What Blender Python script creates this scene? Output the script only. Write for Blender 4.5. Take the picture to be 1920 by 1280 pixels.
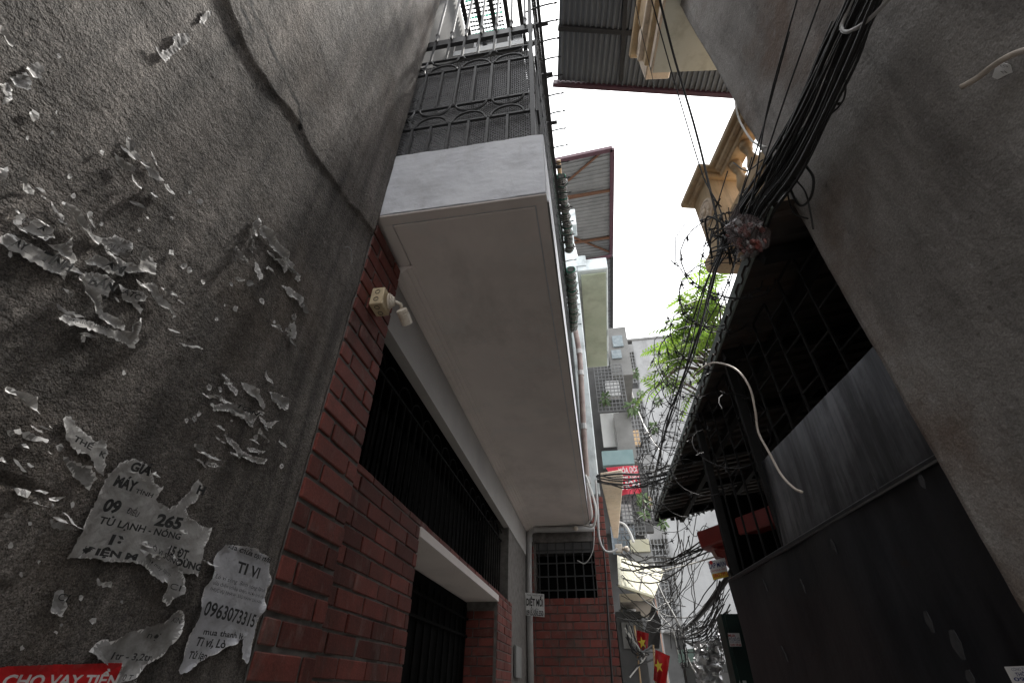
import bpy, bmesh, math, random
from mathutils import Vector, Matrix, noise, geometry
import numpy as np
random.seed(11)
for o in list(bpy.data.objects): bpy.data.objects.remove(o)
S = bpy.context.scene
COL = S.collection
# ------------------------------------------------------------------ camera
FPX = 875.0                                  # focal length for a 1920 px wide picture
def _basis():
    up = Vector((15, 1160, 875)).normalized()
    al = Vector((186, -662, 875)).normalized()
    al = (al - up*al.dot(up)).normalized()
    x = al.cross(up)
    if x.x < 0: x = -x
    return x, al, up
_bx, _by, _bz = _basis()
CAM = Vector((0, 0, 1.6))
def c2w(v): return Vector((_bx.dot(v), _by.dot(v), _bz.dot(v)))
cd = bpy.data.cameras.new('camera'); cd.sensor_width = 36; cd.lens = FPX/1920*36
cd.clip_start = .02; cd.clip_end = 600
cam = bpy.data.objects.new('camera', cd); COL.objects.link(cam)
r_, u_, f_ = c2w(Vector((1,0,0))), c2w(Vector((0,1,0))), c2w(Vector((0,0,1)))
cam.matrix_world = Matrix(((r_.x,u_.x,-f_.x,CAM.x),(r_.y,u_.y,-f_.y,CAM.y),(r_.z,u_.z,-f_.z,CAM.z),(0,0,0,1)))
S.camera = cam
# ------------------------------------------------------------------ sky, sun, exposure
SUN_EL, SUN_AZ = math.radians(76.8), math.radians(30)     # azimuth from +Y towards +X
W = bpy.data.worlds.new('World'); S.world = W; W.use_nodes = True
nt = W.node_tree; nt.nodes.clear()
sky = nt.nodes.new('ShaderNodeTexSky'); sky.sky_type = 'NISHITA'; sky.sun_disc = False
sky.sun_elevation = SUN_EL; sky.sun_rotation = SUN_AZ; sky.air_density = 1; sky.dust_density = 4
hs = nt.nodes.new('ShaderNodeHueSaturation'); hs.inputs['Saturation'].default_value = .25
mx = nt.nodes.new('ShaderNodeMixRGB'); mx.inputs[0].default_value = .85; mx.inputs[2].default_value = (9.2,9.3,9.45,1)
bg = nt.nodes.new('ShaderNodeBackground'); bg.inputs['Strength'].default_value = .1
wo = nt.nodes.new('ShaderNodeOutputWorld')
nt.links.new(sky.outputs[0], hs.inputs['Color']); nt.links.new(hs.outputs[0], mx.inputs[1])
nt.links.new(mx.outputs[0], bg.inputs[0]); nt.links.new(bg.outputs[0], wo.inputs[0])
sl = bpy.data.lights.new('sun', 'SUN'); sl.energy = 2.4; sl.angle = math.radians(3.5); sl.color = (1,.96,.9)
so = bpy.data.objects.new('sun', sl); COL.objects.link(so)
sd = Vector((math.cos(SUN_EL)*math.sin(SUN_AZ), math.cos(SUN_EL)*math.cos(SUN_AZ), math.sin(SUN_EL)))
so.rotation_euler = sd.to_track_quat('Z','Y').to_euler(); so.location = (0,0,30)
S.view_settings.view_transform = 'Standard'; S.view_settings.look = 'None'
S.view_settings.exposure = 1.8; S.view_settings.gamma = 1; S.view_settings.use_curve_mapping = False
S.cycles.max_bounces = 6; S.cycles.diffuse_bounces = 4; S.cycles.glossy_bounces = 2
# ------------------------------------------------------------------ geometry of the place
XL = -1.0                                   # face of the grey wall on the left
def ray(px, py): return c2w(Vector((px-960, 640-py, FPX)))
def PX(px, py, X): d = ray(px,py); return CAM + d*((X-CAM.x)/d.x)
def PY(px, py, Y): d = ray(px,py); return CAM + d*((Y-CAM.y)/d.y)
def PZ(px, py, Z): d = ray(px,py); return CAM + d*((Z-CAM.z)/d.z)
# the right-hand side of the alley stands turned by 7 degrees: s along it, o towards the alley
RO = Vector((1.1, 1.63, 0)); RS = Vector((-.1219,.9925,0)); RN = Vector((-.9925,-.1219,0))
def R(s, o, z): return RO + RS*s + RN*o + Vector((0,0,z))
def PR(px, py, o=0.0):
    d = ray(px,py); p0 = RO + RN*o
    return CAM + d*((p0-CAM).dot(RN)/d.dot(RN))
def fbm(x,y,z,o=4): return noise.fractal(Vector((x,y,z)), 1.0, 2.0, o)
# ------------------------------------------------------------------ materials
MATS = {}
def mat(name, c1, c2=None, scale=4., rough=.8, metal=0., bump=0., bscale=60., stretch=(1,1,1), rnd=0., spec=.5,
        speck=0., c3=None, s3=1., trans=0., detail=5):
    if name in MATS: return MATS[name]
    m = bpy.data.materials.new(name); m.use_nodes = True; t = m.node_tree; N = t.nodes; L = t.links
    b = N['Principled BSDF']; b.inputs['Roughness'].default_value = rough; b.inputs['Metallic'].default_value = metal
    b.inputs['Specular IOR Level'].default_value = spec
    g = N.new('ShaderNodeNewGeometry'); mp = N.new('ShaderNodeMapping'); mp.inputs['Scale'].default_value = stretch
    L.new(g.outputs['Position'], mp.inputs[0])
    if c2 is None: c2 = tuple(v*.8 for v in c1)
    n = N.new('ShaderNodeTexNoise'); n.inputs['Scale'].default_value = scale; n.inputs['Detail'].default_value = detail; n.inputs['Roughness'].default_value = .62
    L.new(mp.outputs[0], n.inputs['Vector'])
    cr = N.new('ShaderNodeValToRGB'); cr.color_ramp.elements[0].position = .33; cr.color_ramp.elements[1].position = .67
    cr.color_ramp.elements[0].color = (*c1,1); cr.color_ramp.elements[1].color = (*c2,1)
    L.new(n.outputs[0], cr.inputs[0]); out = cr.outputs[0]
    if c3 is not None:
        n3 = N.new('ShaderNodeTexNoise'); n3.inputs['Scale'].default_value = s3; n3.inputs['Detail'].default_value = 6; n3.inputs['Roughness'].default_value = .65
        L.new(g.outputs['Position'], n3.inputs['Vector'])
        r3 = N.new('ShaderNodeValToRGB'); r3.color_ramp.elements[0].position = .5; r3.color_ramp.elements[1].position = .72
        L.new(n3.outputs[0], r3.inputs[0])
        mm = N.new('ShaderNodeMixRGB'); mm.inputs[2].default_value = (*c3,1); L.new(r3.outputs[0], mm.inputs[0]); L.new(out, mm.inputs[1]); out = mm.outputs[0]
    if rnd:
        oi = N.new('ShaderNodeObjectInfo'); mr = N.new('ShaderNodeMapRange')
        mr.inputs[3].default_value = 1-rnd; mr.inputs[4].default_value = 1+rnd; L.new(oi.outputs['Random'], mr.inputs[0])
        hv = N.new('ShaderNodeHueSaturation'); L.new(mr.outputs[0], hv.inputs['Value']); L.new(out, hv.inputs['Color']); out = hv.outputs[0]
    if speck:
        v = N.new('ShaderNodeTexNoise'); v.inputs['Scale'].default_value = 170; v.inputs['Detail'].default_value = 2
        L.new(g.outputs['Position'], v.inputs['Vector'])
        vr = N.new('ShaderNodeMapRange'); vr.inputs[1].default_value = .35; vr.inputs[2].default_value = .7; vr.inputs[3].default_value = 1-speck; vr.inputs[4].default_value = 1+speck
        L.new(v.outputs[0], vr.inputs[0]); hv2 = N.new('ShaderNodeHueSaturation'); L.new(vr.outputs[0], hv2.inputs['Value']); L.new(out, hv2.inputs['Color']); out = hv2.outputs[0]
    L.new(out, b.inputs['Base Color'])
    if bump:
        bn = N.new('ShaderNodeTexNoise'); bn.inputs['Scale'].default_value = bscale; bn.inputs['Detail'].default_value = 5; bn.inputs['Roughness'].default_value = .65
        L.new(g.outputs['Position'], bn.inputs['Vector'])
        bp = N.new('ShaderNodeBump'); bp.inputs['Strength'].default_value = 1; bp.inputs['Distance'].default_value = bump
        L.new(bn.outputs[0], bp.inputs['Height']); L.new(bp.outputs[0], b.inputs['Normal'])
    if trans:
        tr = N.new('ShaderNodeBsdfTranslucent'); L.new(out, tr.inputs[0]); ms = N.new('ShaderNodeMixShader'); ms.inputs[0].default_value = trans
        L.new(b.outputs[0], ms.inputs[1]); L.new(tr.outputs[0], ms.inputs[2]); L.new(ms.outputs[0], N['Material Output'].inputs[0])
    MATS[name] = m; return m
def left_wall_material():
    m = mat('rough_render_left', (.112,.097,.086), (.232,.209,.190), 2.6, .92, bump=.0, c3=(.085,.074,.066), s3=1.3, detail=9)
    t = m.node_tree; N = t.nodes; L = t.links; b = N['Principled BSDF']
    src = b.inputs['Base Color'].links[0].from_socket
    g = [n for n in N if n.bl_idname == 'ShaderNodeNewGeometry'][0]
    def nz(sc, de=3, ro=.6, vec=None):
        n = N.new('ShaderNodeTexNoise'); n.inputs['Scale'].default_value = sc; n.inputs['Detail'].default_value = de; n.inputs['Roughness'].default_value = ro
        L.new(vec if vec is not None else g.outputs['Position'], n.inputs['Vector']); return n.outputs[0]
    def mrange(s, a0, a1, b0, b1):
        r = N.new('ShaderNodeMapRange'); L.new(s, r.inputs[0])
        for i,v in enumerate((a0,a1,b0,b1)): r.inputs[i+1].default_value = v
        return r.outputs[0]
    def mul(x, y):
        q = N.new('ShaderNodeMath'); q.operation = 'MULTIPLY'; L.new(x, q.inputs[0]); L.new(y, q.inputs[1]); return q.outputs[0]
    # streaks: noise drawn out along the vertical, leaning slightly
    mp = N.new('ShaderNodeMapping'); mp.inputs['Scale'].default_value = (1, 9, .8); mp.inputs['Rotation'].default_value = (math.radians(-9),0,0)
    L.new(g.outputs['Position'], mp.inputs[0])
    v = mrange(nz(1., 6, .62, mp.outputs[0]), .34, .66, .40, 1.32)
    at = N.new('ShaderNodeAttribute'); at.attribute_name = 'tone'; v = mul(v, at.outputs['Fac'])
    v = mul(v, mrange(nz(260, 2, .7), .38, .66, .55, 1.5))          # sand grains
    v = mul(v, mrange(nz(45, 4, .7), .32, .68, .72, 1.28))
    hv = N.new('ShaderNodeHueSaturation'); L.new(v, hv.inputs['Value']); L.new(src, hv.inputs['Color'])
    mx5 = N.new('ShaderNodeMixRGB'); mx5.inputs[2].default_value = (.21,.15,.10,1)     # ochre damp patches
    L.new(mrange(nz(1.7, 3), .55, .75, 0, .35), mx5.inputs[0]); L.new(hv.outputs[0], mx5.inputs[1])
    L.new(mx5.outputs[0], b.inputs['Base Color'])
    prev = None                                                     # grit: three sizes of grain
    for sc, dist, de in ((300, .007, 2), (110, .011, 3), (34, .009, 4)):
        bp = N.new('ShaderNodeBump'); bp.inputs['Strength'].default_value = 1; bp.inputs['Distance'].default_value = dist
        L.new(nz(sc, de, .6), bp.inputs['Height'])
        if prev: L.new(prev, bp.inputs['Normal'])
        prev = bp.outputs[0]
    L.new(prev, b.inputs['Normal'])
    return m
# ------------------------------------------------------------------ mesh helpers
WLOC = {}
class MB:
    def __init__(s): s.v = []; s.f = []
    def add(s, vs, fs):
        k = len(s.v); s.v += [Vector(p) for p in vs]; s.f += [tuple(i+k for i in f) for f in fs]; return s
    def hexa(s, p): return s.add(p, [(0,3,2,1),(4,5,6,7),(0,1,5,4),(1,2,6,5),(2,3,7,6),(3,0,4,7)])
    def box(s, x0,x1,y0,y1,z0,z1):
        return s.hexa([(x0,y0,z0),(x1,y0,z0),(x1,y1,z0),(x0,y1,z0),(x0,y0,z1),(x1,y0,z1),(x1,y1,z1),(x0,y1,z1)])
    def rbox(s, s0,s1,o0,o1,z0,z1):            # box in the frame of the right-hand side
        return s.hexa([R(s0,o0,z0),R(s1,o0,z0),R(s1,o1,z0),R(s0,o1,z0),R(s0,o0,z1),R(s1,o0,z1),R(s1,o1,z1),R(s0,o1,z1)])
    def bar(s, a, b, w, h=None, up=(0,0,1)):
        a = Vector(a); b = Vector(b); h = w if h is None else h; d = (b-a)
        if d.length < 1e-6: return s
        d.normalize(); up = Vector(up)
        if abs(d.dot(up)) > .97: up = Vector((0,1,0)) if abs(d.y) < .9 else Vector((1,0,0))
        x = d.cross(up).normalized()*w/2; y = x.cross(d).normalized()*h/2
        return s.hexa([a-x-y,a+x-y,a+x+y,a-x+y,b-x-y,b+x-y,b+x+y,b-x+y])
    def prism(s, pts, n):                       # polygon pushed out along n
        pts = [Vector(p) for p in pts]; n = Vector(n); k = len(pts)
        fs = [tuple(range(k))[::-1], tuple(range(k,2*k))] + [(i,(i+1)%k,k+(i+1)%k,k+i) for i in range(k)]
        return s.add(pts+[p+n for p in pts], fs)
    def tube(s, pts, r, n=6):
        pts = [Vector(p) for p in pts]; rings = []; prev = None
        for i,p in enumerate(pts):
            d = (pts[min(i+1,len(pts)-1)]-pts[max(i-1,0)])
            if d.length < 1e-9: d = Vector((0,0,1))
            d.normalize()
            if prev is None:
                a = Vector((0,0,1)) if abs(d.z) < .9 else Vector((1,0,0)); x = d.cross(a).normalized()
            else:
                x = prev - d*prev.dot(d)
                x = x.normalized() if x.length > 1e-6 else d.orthogonal().normalized()
            prev = x; y = d.cross(x); rr = r[i] if isinstance(r,(list,tuple)) else r
            rings.append([p+(x*math.cos(2*math.pi*j/n)+y*math.sin(2*math.pi*j/n))*rr for j in range(n)])
        vs = [q for g in rings for q in g]; fs = []
        for i in range(len(rings)-1):
            for j in range(n): fs.append((i*n+j, i*n+(j+1)%n, (i+1)*n+(j+1)%n, (i+1)*n+j))
        fs.append(tuple(range(n))[::-1]); fs.append(tuple((len(rings)-1)*n+j for j in range(n)))
        return s.add(vs, fs)
    def lathe(s, c, ax, prof, n=12):            # prof: (distance along ax, radius)
        ax = Vector(ax).normalized(); x = ax.orthogonal().normalized(); y = ax.cross(x); c = Vector(c)
        vs = [c+ax*t+(x*math.cos(2*math.pi*j/n)+y*math.sin(2*math.pi*j/n))*r for t,r in prof for j in range(n)]
        fs = [(i*n+j,i*n+(j+1)%n,(i+1)*n+(j+1)%n,(i+1)*n+j) for i in range(len(prof)-1) for j in range(n)]
        fs += [tuple(range(n))[::-1], tuple((len(prof)-1)*n+j for j in range(n))]
        return s.add(vs, fs)
    def build(s, name, m, parent=None, smooth=False, bevel=0.):
        if parent is not None: org = WLOC[parent.name]
        else:
            xs = [p.x for p in s.v]; ys = [p.y for p in s.v]; zs = [p.z for p in s.v]
            org = Vector(((min(xs)+max(xs))/2,(min(ys)+max(ys))/2,min(zs)))
        me = bpy.data.meshes.new(name); me.from_pydata([p-org for p in s.v], [], s.f); me.update()
        if smooth or bevel:
            bm = bmesh.new(); bm.from_mesh(me)
            bmesh.ops.recalc_face_normals(bm, faces=bm.faces)
            if bevel: bmesh.ops.bevel(bm, geom=list(bm.edges), offset=bevel, segments=1, affect='EDGES', clamp_overlap=True)
            bm.to_mesh(me); bm.free()
        if smooth:
            for p in me.polygons: p.use_smooth = True
        me.materials.append(m if not isinstance(m,str) else MATS[m])
        o = bpy.data.objects.new(name, me); COL.objects.link(o)
        if parent is not None: o.parent = parent
        else: o.location = org
        WLOC[o.name] = Vector(org); return o
def tag(o, label, cat, group=None, kind=None):
    o['label'] = label
    if cat: o['category'] = cat
    if group: o['group'] = group
    if kind: o['kind'] = kind
    return o
def thing(name, label, cat, loc, group=None):
    o = bpy.data.objects.new(name, None); o.empty_display_size = .1; COL.objects.link(o); o.location = Vector(loc)
    WLOC[o.name] = Vector(loc); return tag(o, label, cat, group)
def piece(name, me, parent, loc, rz=0.):       # one more piece that shares its mesh
    o = bpy.data.objects.new(name, me); COL.objects.link(o); o.parent = parent
    o.location = Vector(loc)-WLOC[parent.name]; o.rotation_euler.z = rz; return o
def brick_mesh(w, d, h, m, b=.0035):
    me = bpy.data.meshes.new('brick'); bm = bmesh.new(); bmesh.ops.create_cube(bm, size=1)
    for v in bm.verts: v.co = Vector((v.co.x*d, v.co.y*w, v.co.z*h))
    bmesh.ops.bevel(bm, geom=list(bm.edges), offset=b, segments=1, affect='EDGES'); bm.to_mesh(me); bm.free(); me.materials.append(m); return me
_BM = {}
def bmesh_get(w, d, h, m):
    k = (round(w,3),round(d,3),round(h,3),m.name)
    if k not in _BM: _BM[k] = brick_mesh(w,d,h,m)
    return _BM[k]
def catmull(pts, n=8):
    pts = [Vector(p) for p in pts]; P = [pts[0]*2-pts[1]]+pts+[pts[-1]*2-pts[-2]]; out = []
    for i in range(1,len(P)-2):
        for k in range(n):
            t = k/n; a,b,c,d = P[i-1:i+3]
            out.append(.5*((2*b)+(-a+c)*t+(2*a-5*b+4*c-d)*t*t+(-a+3*b-3*c+d)*t**3))
    out.append(pts[-1]); return out
def sag(a, b, s, n=12, wob=0.):
    a = Vector(a); b = Vector(b); out = []
    ph = random.random()*50
    for i in range(n+1):
        t = i/n; p = a.lerp(b,t); p.z -= 4*s*t*(1-t)
        if wob: p += Vector((noise.noise((t*4,ph,0)),noise.noise((t*4,ph,9)),noise.noise((t*4,ph,5))))*wob*math.sin(math.pi*t)
        out.append(p)
    return out
def text_tris(string, bold=0.):
    cu = bpy.data.curves.new('lettering', 'FONT'); cu.body = string; cu.resolution_u = 3; cu.offset = bold; cu.size = 1
    o = bpy.data.objects.new('lettering', cu); COL.objects.link(o); dg = bpy.context.evaluated_depsgraph_get(); dg.update()
    me = bpy.data.meshes.new_from_object(o.evaluated_get(dg), depsgraph=dg)
    vs = [v.co.copy() for v in me.vertices]; fs = [tuple(p.vertices) for p in me.polygons]
    bpy.data.objects.remove(o); bpy.data.curves.remove(cu); bpy.data.meshes.remove(me)
    if not vs: return [], [], 1
    x0 = min(v.x for v in vs); x1 = max(v.x for v in vs)
    return [Vector(((v.x-x0)/(x1-x0), v.y/.70, 0)) for v in vs], fs, x1-x0
def lettering(string, A, B, h, up, parent, m, nrm, off=.002, bold=.02, slant=0., lift=None):
    """flat print: A to B is the base line, h the height of the capitals; lift adds the relief of the paper below"""
    vs, fs, _ = text_tris(string, bold)
    if not vs: return None
    A = Vector(A); B = Vector(B); u = B-A; up = Vector(up).normalized()*h; nrm = Vector(nrm)
    mb = MB(); P = []
    for v in vs:
        p = A+u*v.x+up*v.y+u.normalized()*(slant*h*v.y)
        P.append(p+nrm*(off+(lift(p) if lift else 0)))
    mb.add(P, fs); return mb.build('lettering', m, parent)
# ------------------------------------------------------------------ base materials
left_wall_material()
mat('concrete_ground', (.14,.134,.126), (.20,.193,.18), 1.5, .9, bump=.004, bscale=30)
mat('brick_red', (.120,.034,.027), (.172,.046,.036), 9, .62, bump=.0016, bscale=70, rnd=.38, c3=(.085,.030,.024), s3=3.2, spec=.22, speck=.18)
mat('brick_red_far', (.14,.030,.022), (.20,.045,.034), 9, .7, bump=.0015, bscale=90, rnd=.22, c3=(.12,.075,.06), s3=5)
mat('mortar', (.085,.078,.072), (.17,.158,.148), 14, .95, bump=.002)
mat('white_paint', (.53,.54,.585), (.62,.63,.67), 3, .62, bump=.0022, bscale=45, c3=(.43,.435,.465), s3=3.2)
mat('soffit_paint', (.70,.635,.615), (.76,.70,.675), 2, .75, bump=.0008, bscale=40, c3=(.62,.57,.55), s3=1.6)
mat('window_iron', (.006,.006,.006), (.010,.010,.010), 30, .9, spec=.08)
mat('black_iron', (.018,.018,.02), (.035,.034,.036), 30, .5, .3, bump=.0006, bscale=200)
mat('mesh_steel', (.10,.10,.105), (.16,.16,.165), 25, .6, .2)
mat('grey_iron', (.022,.0225,.024), (.040,.040,.043), 25, .6, .1, bump=.0005, bscale=200)
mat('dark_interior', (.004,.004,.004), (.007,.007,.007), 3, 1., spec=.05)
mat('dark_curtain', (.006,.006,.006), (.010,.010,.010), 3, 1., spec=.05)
mat('paper', (.33,.32,.31), (.46,.45,.44), 22, .85, bump=.0012, bscale=120, c3=(.28,.265,.25), s3=14)
mat('paper_grey', (.22,.215,.21), (.36,.35,.345), 25, .85, bump=.0015, bscale=120, c3=(.15,.14,.13), s3=16)
mat('paper_white', (.44,.44,.475), (.54,.54,.57), 9, .7, bump=.0008, bscale=70, c3=(.34,.34,.36), s3=10)
mat('paper_edge', (.60,.59,.58), (.74,.73,.72), 30, .8)
mat('ink', (.012,.012,.013), (.02,.02,.02), 20, .7)
mat('ink_blue', (.03,.04,.16), None, 20, .7)
mat('ink_red', (.45,.02,.02), None, 20, .7)
mat('sticker_red', (.50,.012,.016), (.60,.018,.02), 5, .45)
mat('ink_white', (.68,.66,.66), None, 20, .6)
mat('pvc_grey', (.30,.30,.30), (.40,.39,.385), 6, .45)
mat('pvc_brown', (.16,.115,.10), (.26,.20,.18), 5, .5, c3=(.10,.05,.045), s3=4)
mat('cable_black', (.012,.012,.013), (.02,.02,.02), 10, .55)
mat('cable_white', (.50,.49,.47), (.60,.59,.56), 6, .5)
mat('conduit_beige', (.42,.36,.31), (.52,.46,.40), 5, .5)
mat('net_green', (.03,.20,.14), (.06,.30,.22), 40, .7, trans=.3)
mat('net_dark', (.03,.035,.035), (.10,.11,.10), 60, .8)
mat('rust', (.10,.045,.026), (.17,.085,.05), 30, .8, bump=.001)
mat('maroon_steel', (.060,.022,.034), (.085,.032,.046), 8, .5)
mat('sheet_steel', (.13,.142,.16), (.19,.202,.22), 3, .45, .3, stretch=(1,.25,1))
mat('concrete_blue', (.52,.57,.59), (.62,.67,.68), 2.5, .75, bump=.002, bscale=30, c3=(.25,.28,.29), s3=2)
mat('pale_green', (.42,.47,.36), (.50,.54,.43), 2, .75, bump=.001, c3=(.36,.39,.31), s3=1.5)
mat('render_right', (.155,.142,.132), (.375,.355,.338), 1.5, .9, bump=.006, bscale=38, c3=(.15,.108,.085), s3=1.5, speck=.22, detail=9, stretch=(1,1,.55))
mat('steel_black', (.024,.0255,.030), (.052,.054,.061), 2.6, .34, .45, stretch=(4,4,.7), spec=.5, bump=.004, bscale=3.2, c3=(.04,.04,.043), s3=1.6, detail=8)
mat('steel_galv', (.14,.145,.158), (.045,.047,.052), 2.6, .36, .8, stretch=(7,7,.45), bump=.0025, bscale=4, c3=(.20,.205,.22), s3=2.0, detail=8)
mat('ochre_paint', (.48,.345,.20), (.57,.43,.27), 3, .7, bump=.0015, c3=(.34,.21,.10), s3=2.4)
mat('ochre_light', (.66,.53,.40), (.74,.62,.50), 4, .7, bump=.001)
mat('plaster_pale', (.50,.51,.45), (.58,.58,.52), 2, .8, bump=.001, c3=(.44,.44,.38), s3=3)
mat('purple_paint', (.20,.13,.19), (.28,.19,.26), 3, .7)
mat('tower_grey', (.25,.255,.26), (.35,.355,.36), .5, .9, bump=.012, bscale=5, c3=(.19,.19,.193), s3=.55, stretch=(1,1,.45), detail=9)
mat('tower_stain', (.14,.14,.14), (.22,.22,.22), 1.2, .9)
mat('facade_grey', (.16,.16,.155), (.24,.24,.235), 1.4, .9, bump=.004, bscale=20)
mat('facade_dark', (.06,.06,.06), (.10,.10,.10), 1.4, .9)
mat('teal_panel', (.17,.27,.28), (.24,.34,.35), 2, .6)
mat('cream_plastic', (.62,.60,.46), (.70,.68,.55), 3, .5, trans=.35)
mat('sky_gap_white', (.80,.81,.80), (.86,.86,.85), 4, .5, trans=.5)
mat('banner_red', (.50,.02,.05), (.58,.04,.07), 5, .6)
mat('flag_red', (.22,.005,.007), (.29,.008,.009), 5, .65, trans=.3)
mat('flag_yellow', (.52,.40,.03), None, 5, .65)
mat('leaf', (.085,.17,.022), (.26,.38,.06), 6, .5, trans=.55, rnd=.5)
mat('leaf_dull', (.07,.12,.05), (.13,.19,.08), 5, .6, trans=.3, rnd=.3)
mat('bark', (.09,.07,.055), (.15,.12,.10), 8, .9, bump=.003)
mat('foil', (.55,.55,.56), (.75,.75,.76), 30, .28, .8, bump=.02, bscale=22)
mat('green_steel', (.006,.022,.019), (.009,.032,.027), 3, .45)
mat('red_lacquer', (.19,.018,.014), (.25,.028,.02), 4, .4)
mat('wood_tan', (.45,.30,.16), (.55,.38,.22), 6, .7)
mat('bag_film', (.10,.075,.075), (.18,.14,.14), 30, .25, trans=.25)
mat('bag_red', (.10,.018,.014), (.19,.045,.03), 30, .4)
mat('enamel', (.62,.55,.46), (.72,.66,.58), 12, .5, c3=(.42,.33,.25), s3=18)
mat('box_yellow', (.48,.38,.24), (.58,.48,.32), 12, .6, c3=(.34,.27,.18), s3=14)
mat('sign_white', (.62,.62,.62), (.70,.70,.70), 8, .6)
mat('sign_yellow', (.75,.50,.03), None, 8, .6)
mat('glass_dark', (.02,.022,.025), None, 3, .08, spec=.8)
mat('shutter_white', (.45,.46,.47), (.55,.56,.57), 8, .5)
M = MATS
mat('header_paint', (.36,.345,.335), (.43,.415,.40), 2, .8, bump=.001, bscale=40)
def dust(m, col, sc, lo, hi, amt, vec=(1,1,1)):          # pale dust and rubbed patches over a finished colour
    t = m.node_tree; N = t.nodes; L = t.links; b = N['Principled BSDF']; src = b.inputs['Base Color'].links[0].from_socket
    g = N.new('ShaderNodeNewGeometry'); mp = N.new('ShaderNodeMapping'); mp.inputs['Scale'].default_value = vec; L.new(g.outputs['Position'], mp.inputs[0])
    n = N.new('ShaderNodeTexNoise'); n.inputs['Scale'].default_value = sc; n.inputs['Detail'].default_value = 7; n.inputs['Roughness'].default_value = .68; L.new(mp.outputs[0], n.inputs['Vector'])
    r = N.new('ShaderNodeMapRange'); L.new(n.outputs[0], r.inputs[0])
    for i,v in enumerate((lo,hi,0,amt)): r.inputs[i+1].default_value = v
    x = N.new('ShaderNodeMixRGB'); x.inputs[2].default_value = (*col,1); L.new(r.outputs[0], x.inputs[0]); L.new(src, x.inputs[1]); L.new(x.outputs[0], b.inputs['Base Color'])
for nm in ('brick_red','brick_red_far'): dust(M[nm], (.24,.19,.17), 11, .54, .72, .45, (1,1,.5)); dust(M[nm], (.05,.035,.03), 5, .54, .70, .5)
dust(M['soffit_paint'], (.40,.37,.35), 1.3, .52, .68, .5, (1,.5,1)); dust(M['soffit_paint'], (.66,.64,.63), 3.5, .56, .60, .35)
dust(M['white_paint'], (.36,.36,.37), 5, .56, .74, .5, (2,1,.6))
dust(M['ochre_paint'], (.20,.15,.10), 5, .50, .70, .6, (3,3,.6)); dust(M['ochre_light'], (.30,.24,.18), 6, .50, .70, .5, (3,3,.6))
dust(M['render_right'], (.07,.065,.062), 2.2, .50, .68, .55, (2.5,2.5,.5)); dust(M['render_right'], (.36,.345,.34), 16, .60, .72, .4); dust(M['render_right'], (.05,.042,.038), 28, .64, .70, .6)
dust(M['steel_black'], (.055,.055,.06), 3, .52, .72, .5, (5,5,.6)); dust(M['steel_black'], (.05,.032,.024), 6, .60, .72, .5)
dust(M['steel_galv'], (.035,.036,.04), 2.4, .48, .62, .8, (6,6,.4))
dust(M['tower_grey'], (.16,.16,.16), .8, .52, .70, .6, (2,2,.35)); dust(M['plaster_pale'], (.30,.29,.24), 3, .52, .70, .5)
dust(M['sheet_steel'], (.09,.075,.065), 3, .55, .72, .5, (1,.3,1)); dust(M['pale_green'], (.28,.29,.22), 2.5, .52, .7, .5)
# ------------------------------------------------------------------ ground
def struct(o): o['kind'] = 'structure'; return o
g = MB(); g.add([(-300,-300,0),(300,-300,0),(300,300,0),(-300,300,0)], [(0,1,2,3)]); struct(g.build('ground', M['concrete_ground']))
# ------------------------------------------------------------------ left grey wall with its relief
RIDGE = sorted((PX(px,py,XL).y, PX(px,py,XL).z) for px,py in
         [(420,-20),(440,30),(458,75),(480,120),(520,178),(548,212),(566,240),(574,262),(592,292),(622,330),(655,378),(680,410),(700,436)])
def ridge_z(y):                                # the ledge where the raised coat of render begins
    if y <= RIDGE[0][0]: return RIDGE[0][1]
    for (y0,z0),(y1,z1) in zip(RIDGE,RIDGE[1:]):
        if y0 <= y <= y1: return z0+(z1-z0)*(y-y0)/max(1e-6,y1-y0)
    return RIDGE[-1][1]
# hairline cracks running down the raised coat, drawn as dark lines in the wall's tone
CRACKS = [[(PX(x,y,XL).y,PX(x,y,XL).z) for x,y in c] for c in
          ([(473,-40),(473,8),(480,32),(490,45),(500,62),(508,88),(520,112),(533,130),(540,150),(551,175),(562,195),(567,222),(567,240)],[(456,18),(463,30),(470,48)])]
def crack_d(y, z):
    if z < 3.2: return 1.
    y += .004*noise.noise((y*40,z*40,2)); best = 1.
    for c in CRACKS:
        for (y0,z0),(y1,z1) in zip(c,c[1:]):
            if z > max(z0,z1)+.02 or z < min(z0,z1)-.02: continue
            dy = y1-y0; dz = z1-z0; t = max(0,min(1,((y-y0)*dy+(z-z0)*dz)/(dy*dy+dz*dz)))
            best = min(best, math.hypot(y-y0-t*dy,z-z0-t*dz))
    return best
def wall_h(y, z):
    h = .010*noise.noise((y*1.7,z*1.1,3)) + .006*noise.noise((y*5,z*4,7)) + .0018*fbm(y*17,z*14,1,3) + .0010*noise.noise((y*90,z*80,2))
    d = z-ridge_z(y)+.010*noise.noise((y*25,z*25,4))+.014*noise.noise((y*7,z*7,14))
    t = min(1,max(0,(d+.012)/.030)); h += .008*t*t*(3-2*t)-.010
    # board seams low on the wall
    for zz in SEAMS:
        if abs(z-zz) < .012 and y < .75: h -= .006*(1-abs(z-zz)/.012)
    return h
SEAMS = [PX(90,927,XL).z, PX(60,1111,XL).z]
house = thing('rendered_house', 'tall house wall in rough grey cement render with torn posters, left foreground', 'house', (-2.2,-2,0))
MB().box(-4,-1.09,-10,1.45,0,7.7).build('wall_core', M['mortar'], house)
ys = list(np.arange(-.2,1.4641,.0066)); ys[-1] = 1.464
zs = []; z = 1.1
while z < 7.7: zs.append(z); z += .0060 if z < 2.6 else .0060+.0022*(z-2.6)
V = []; 
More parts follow.
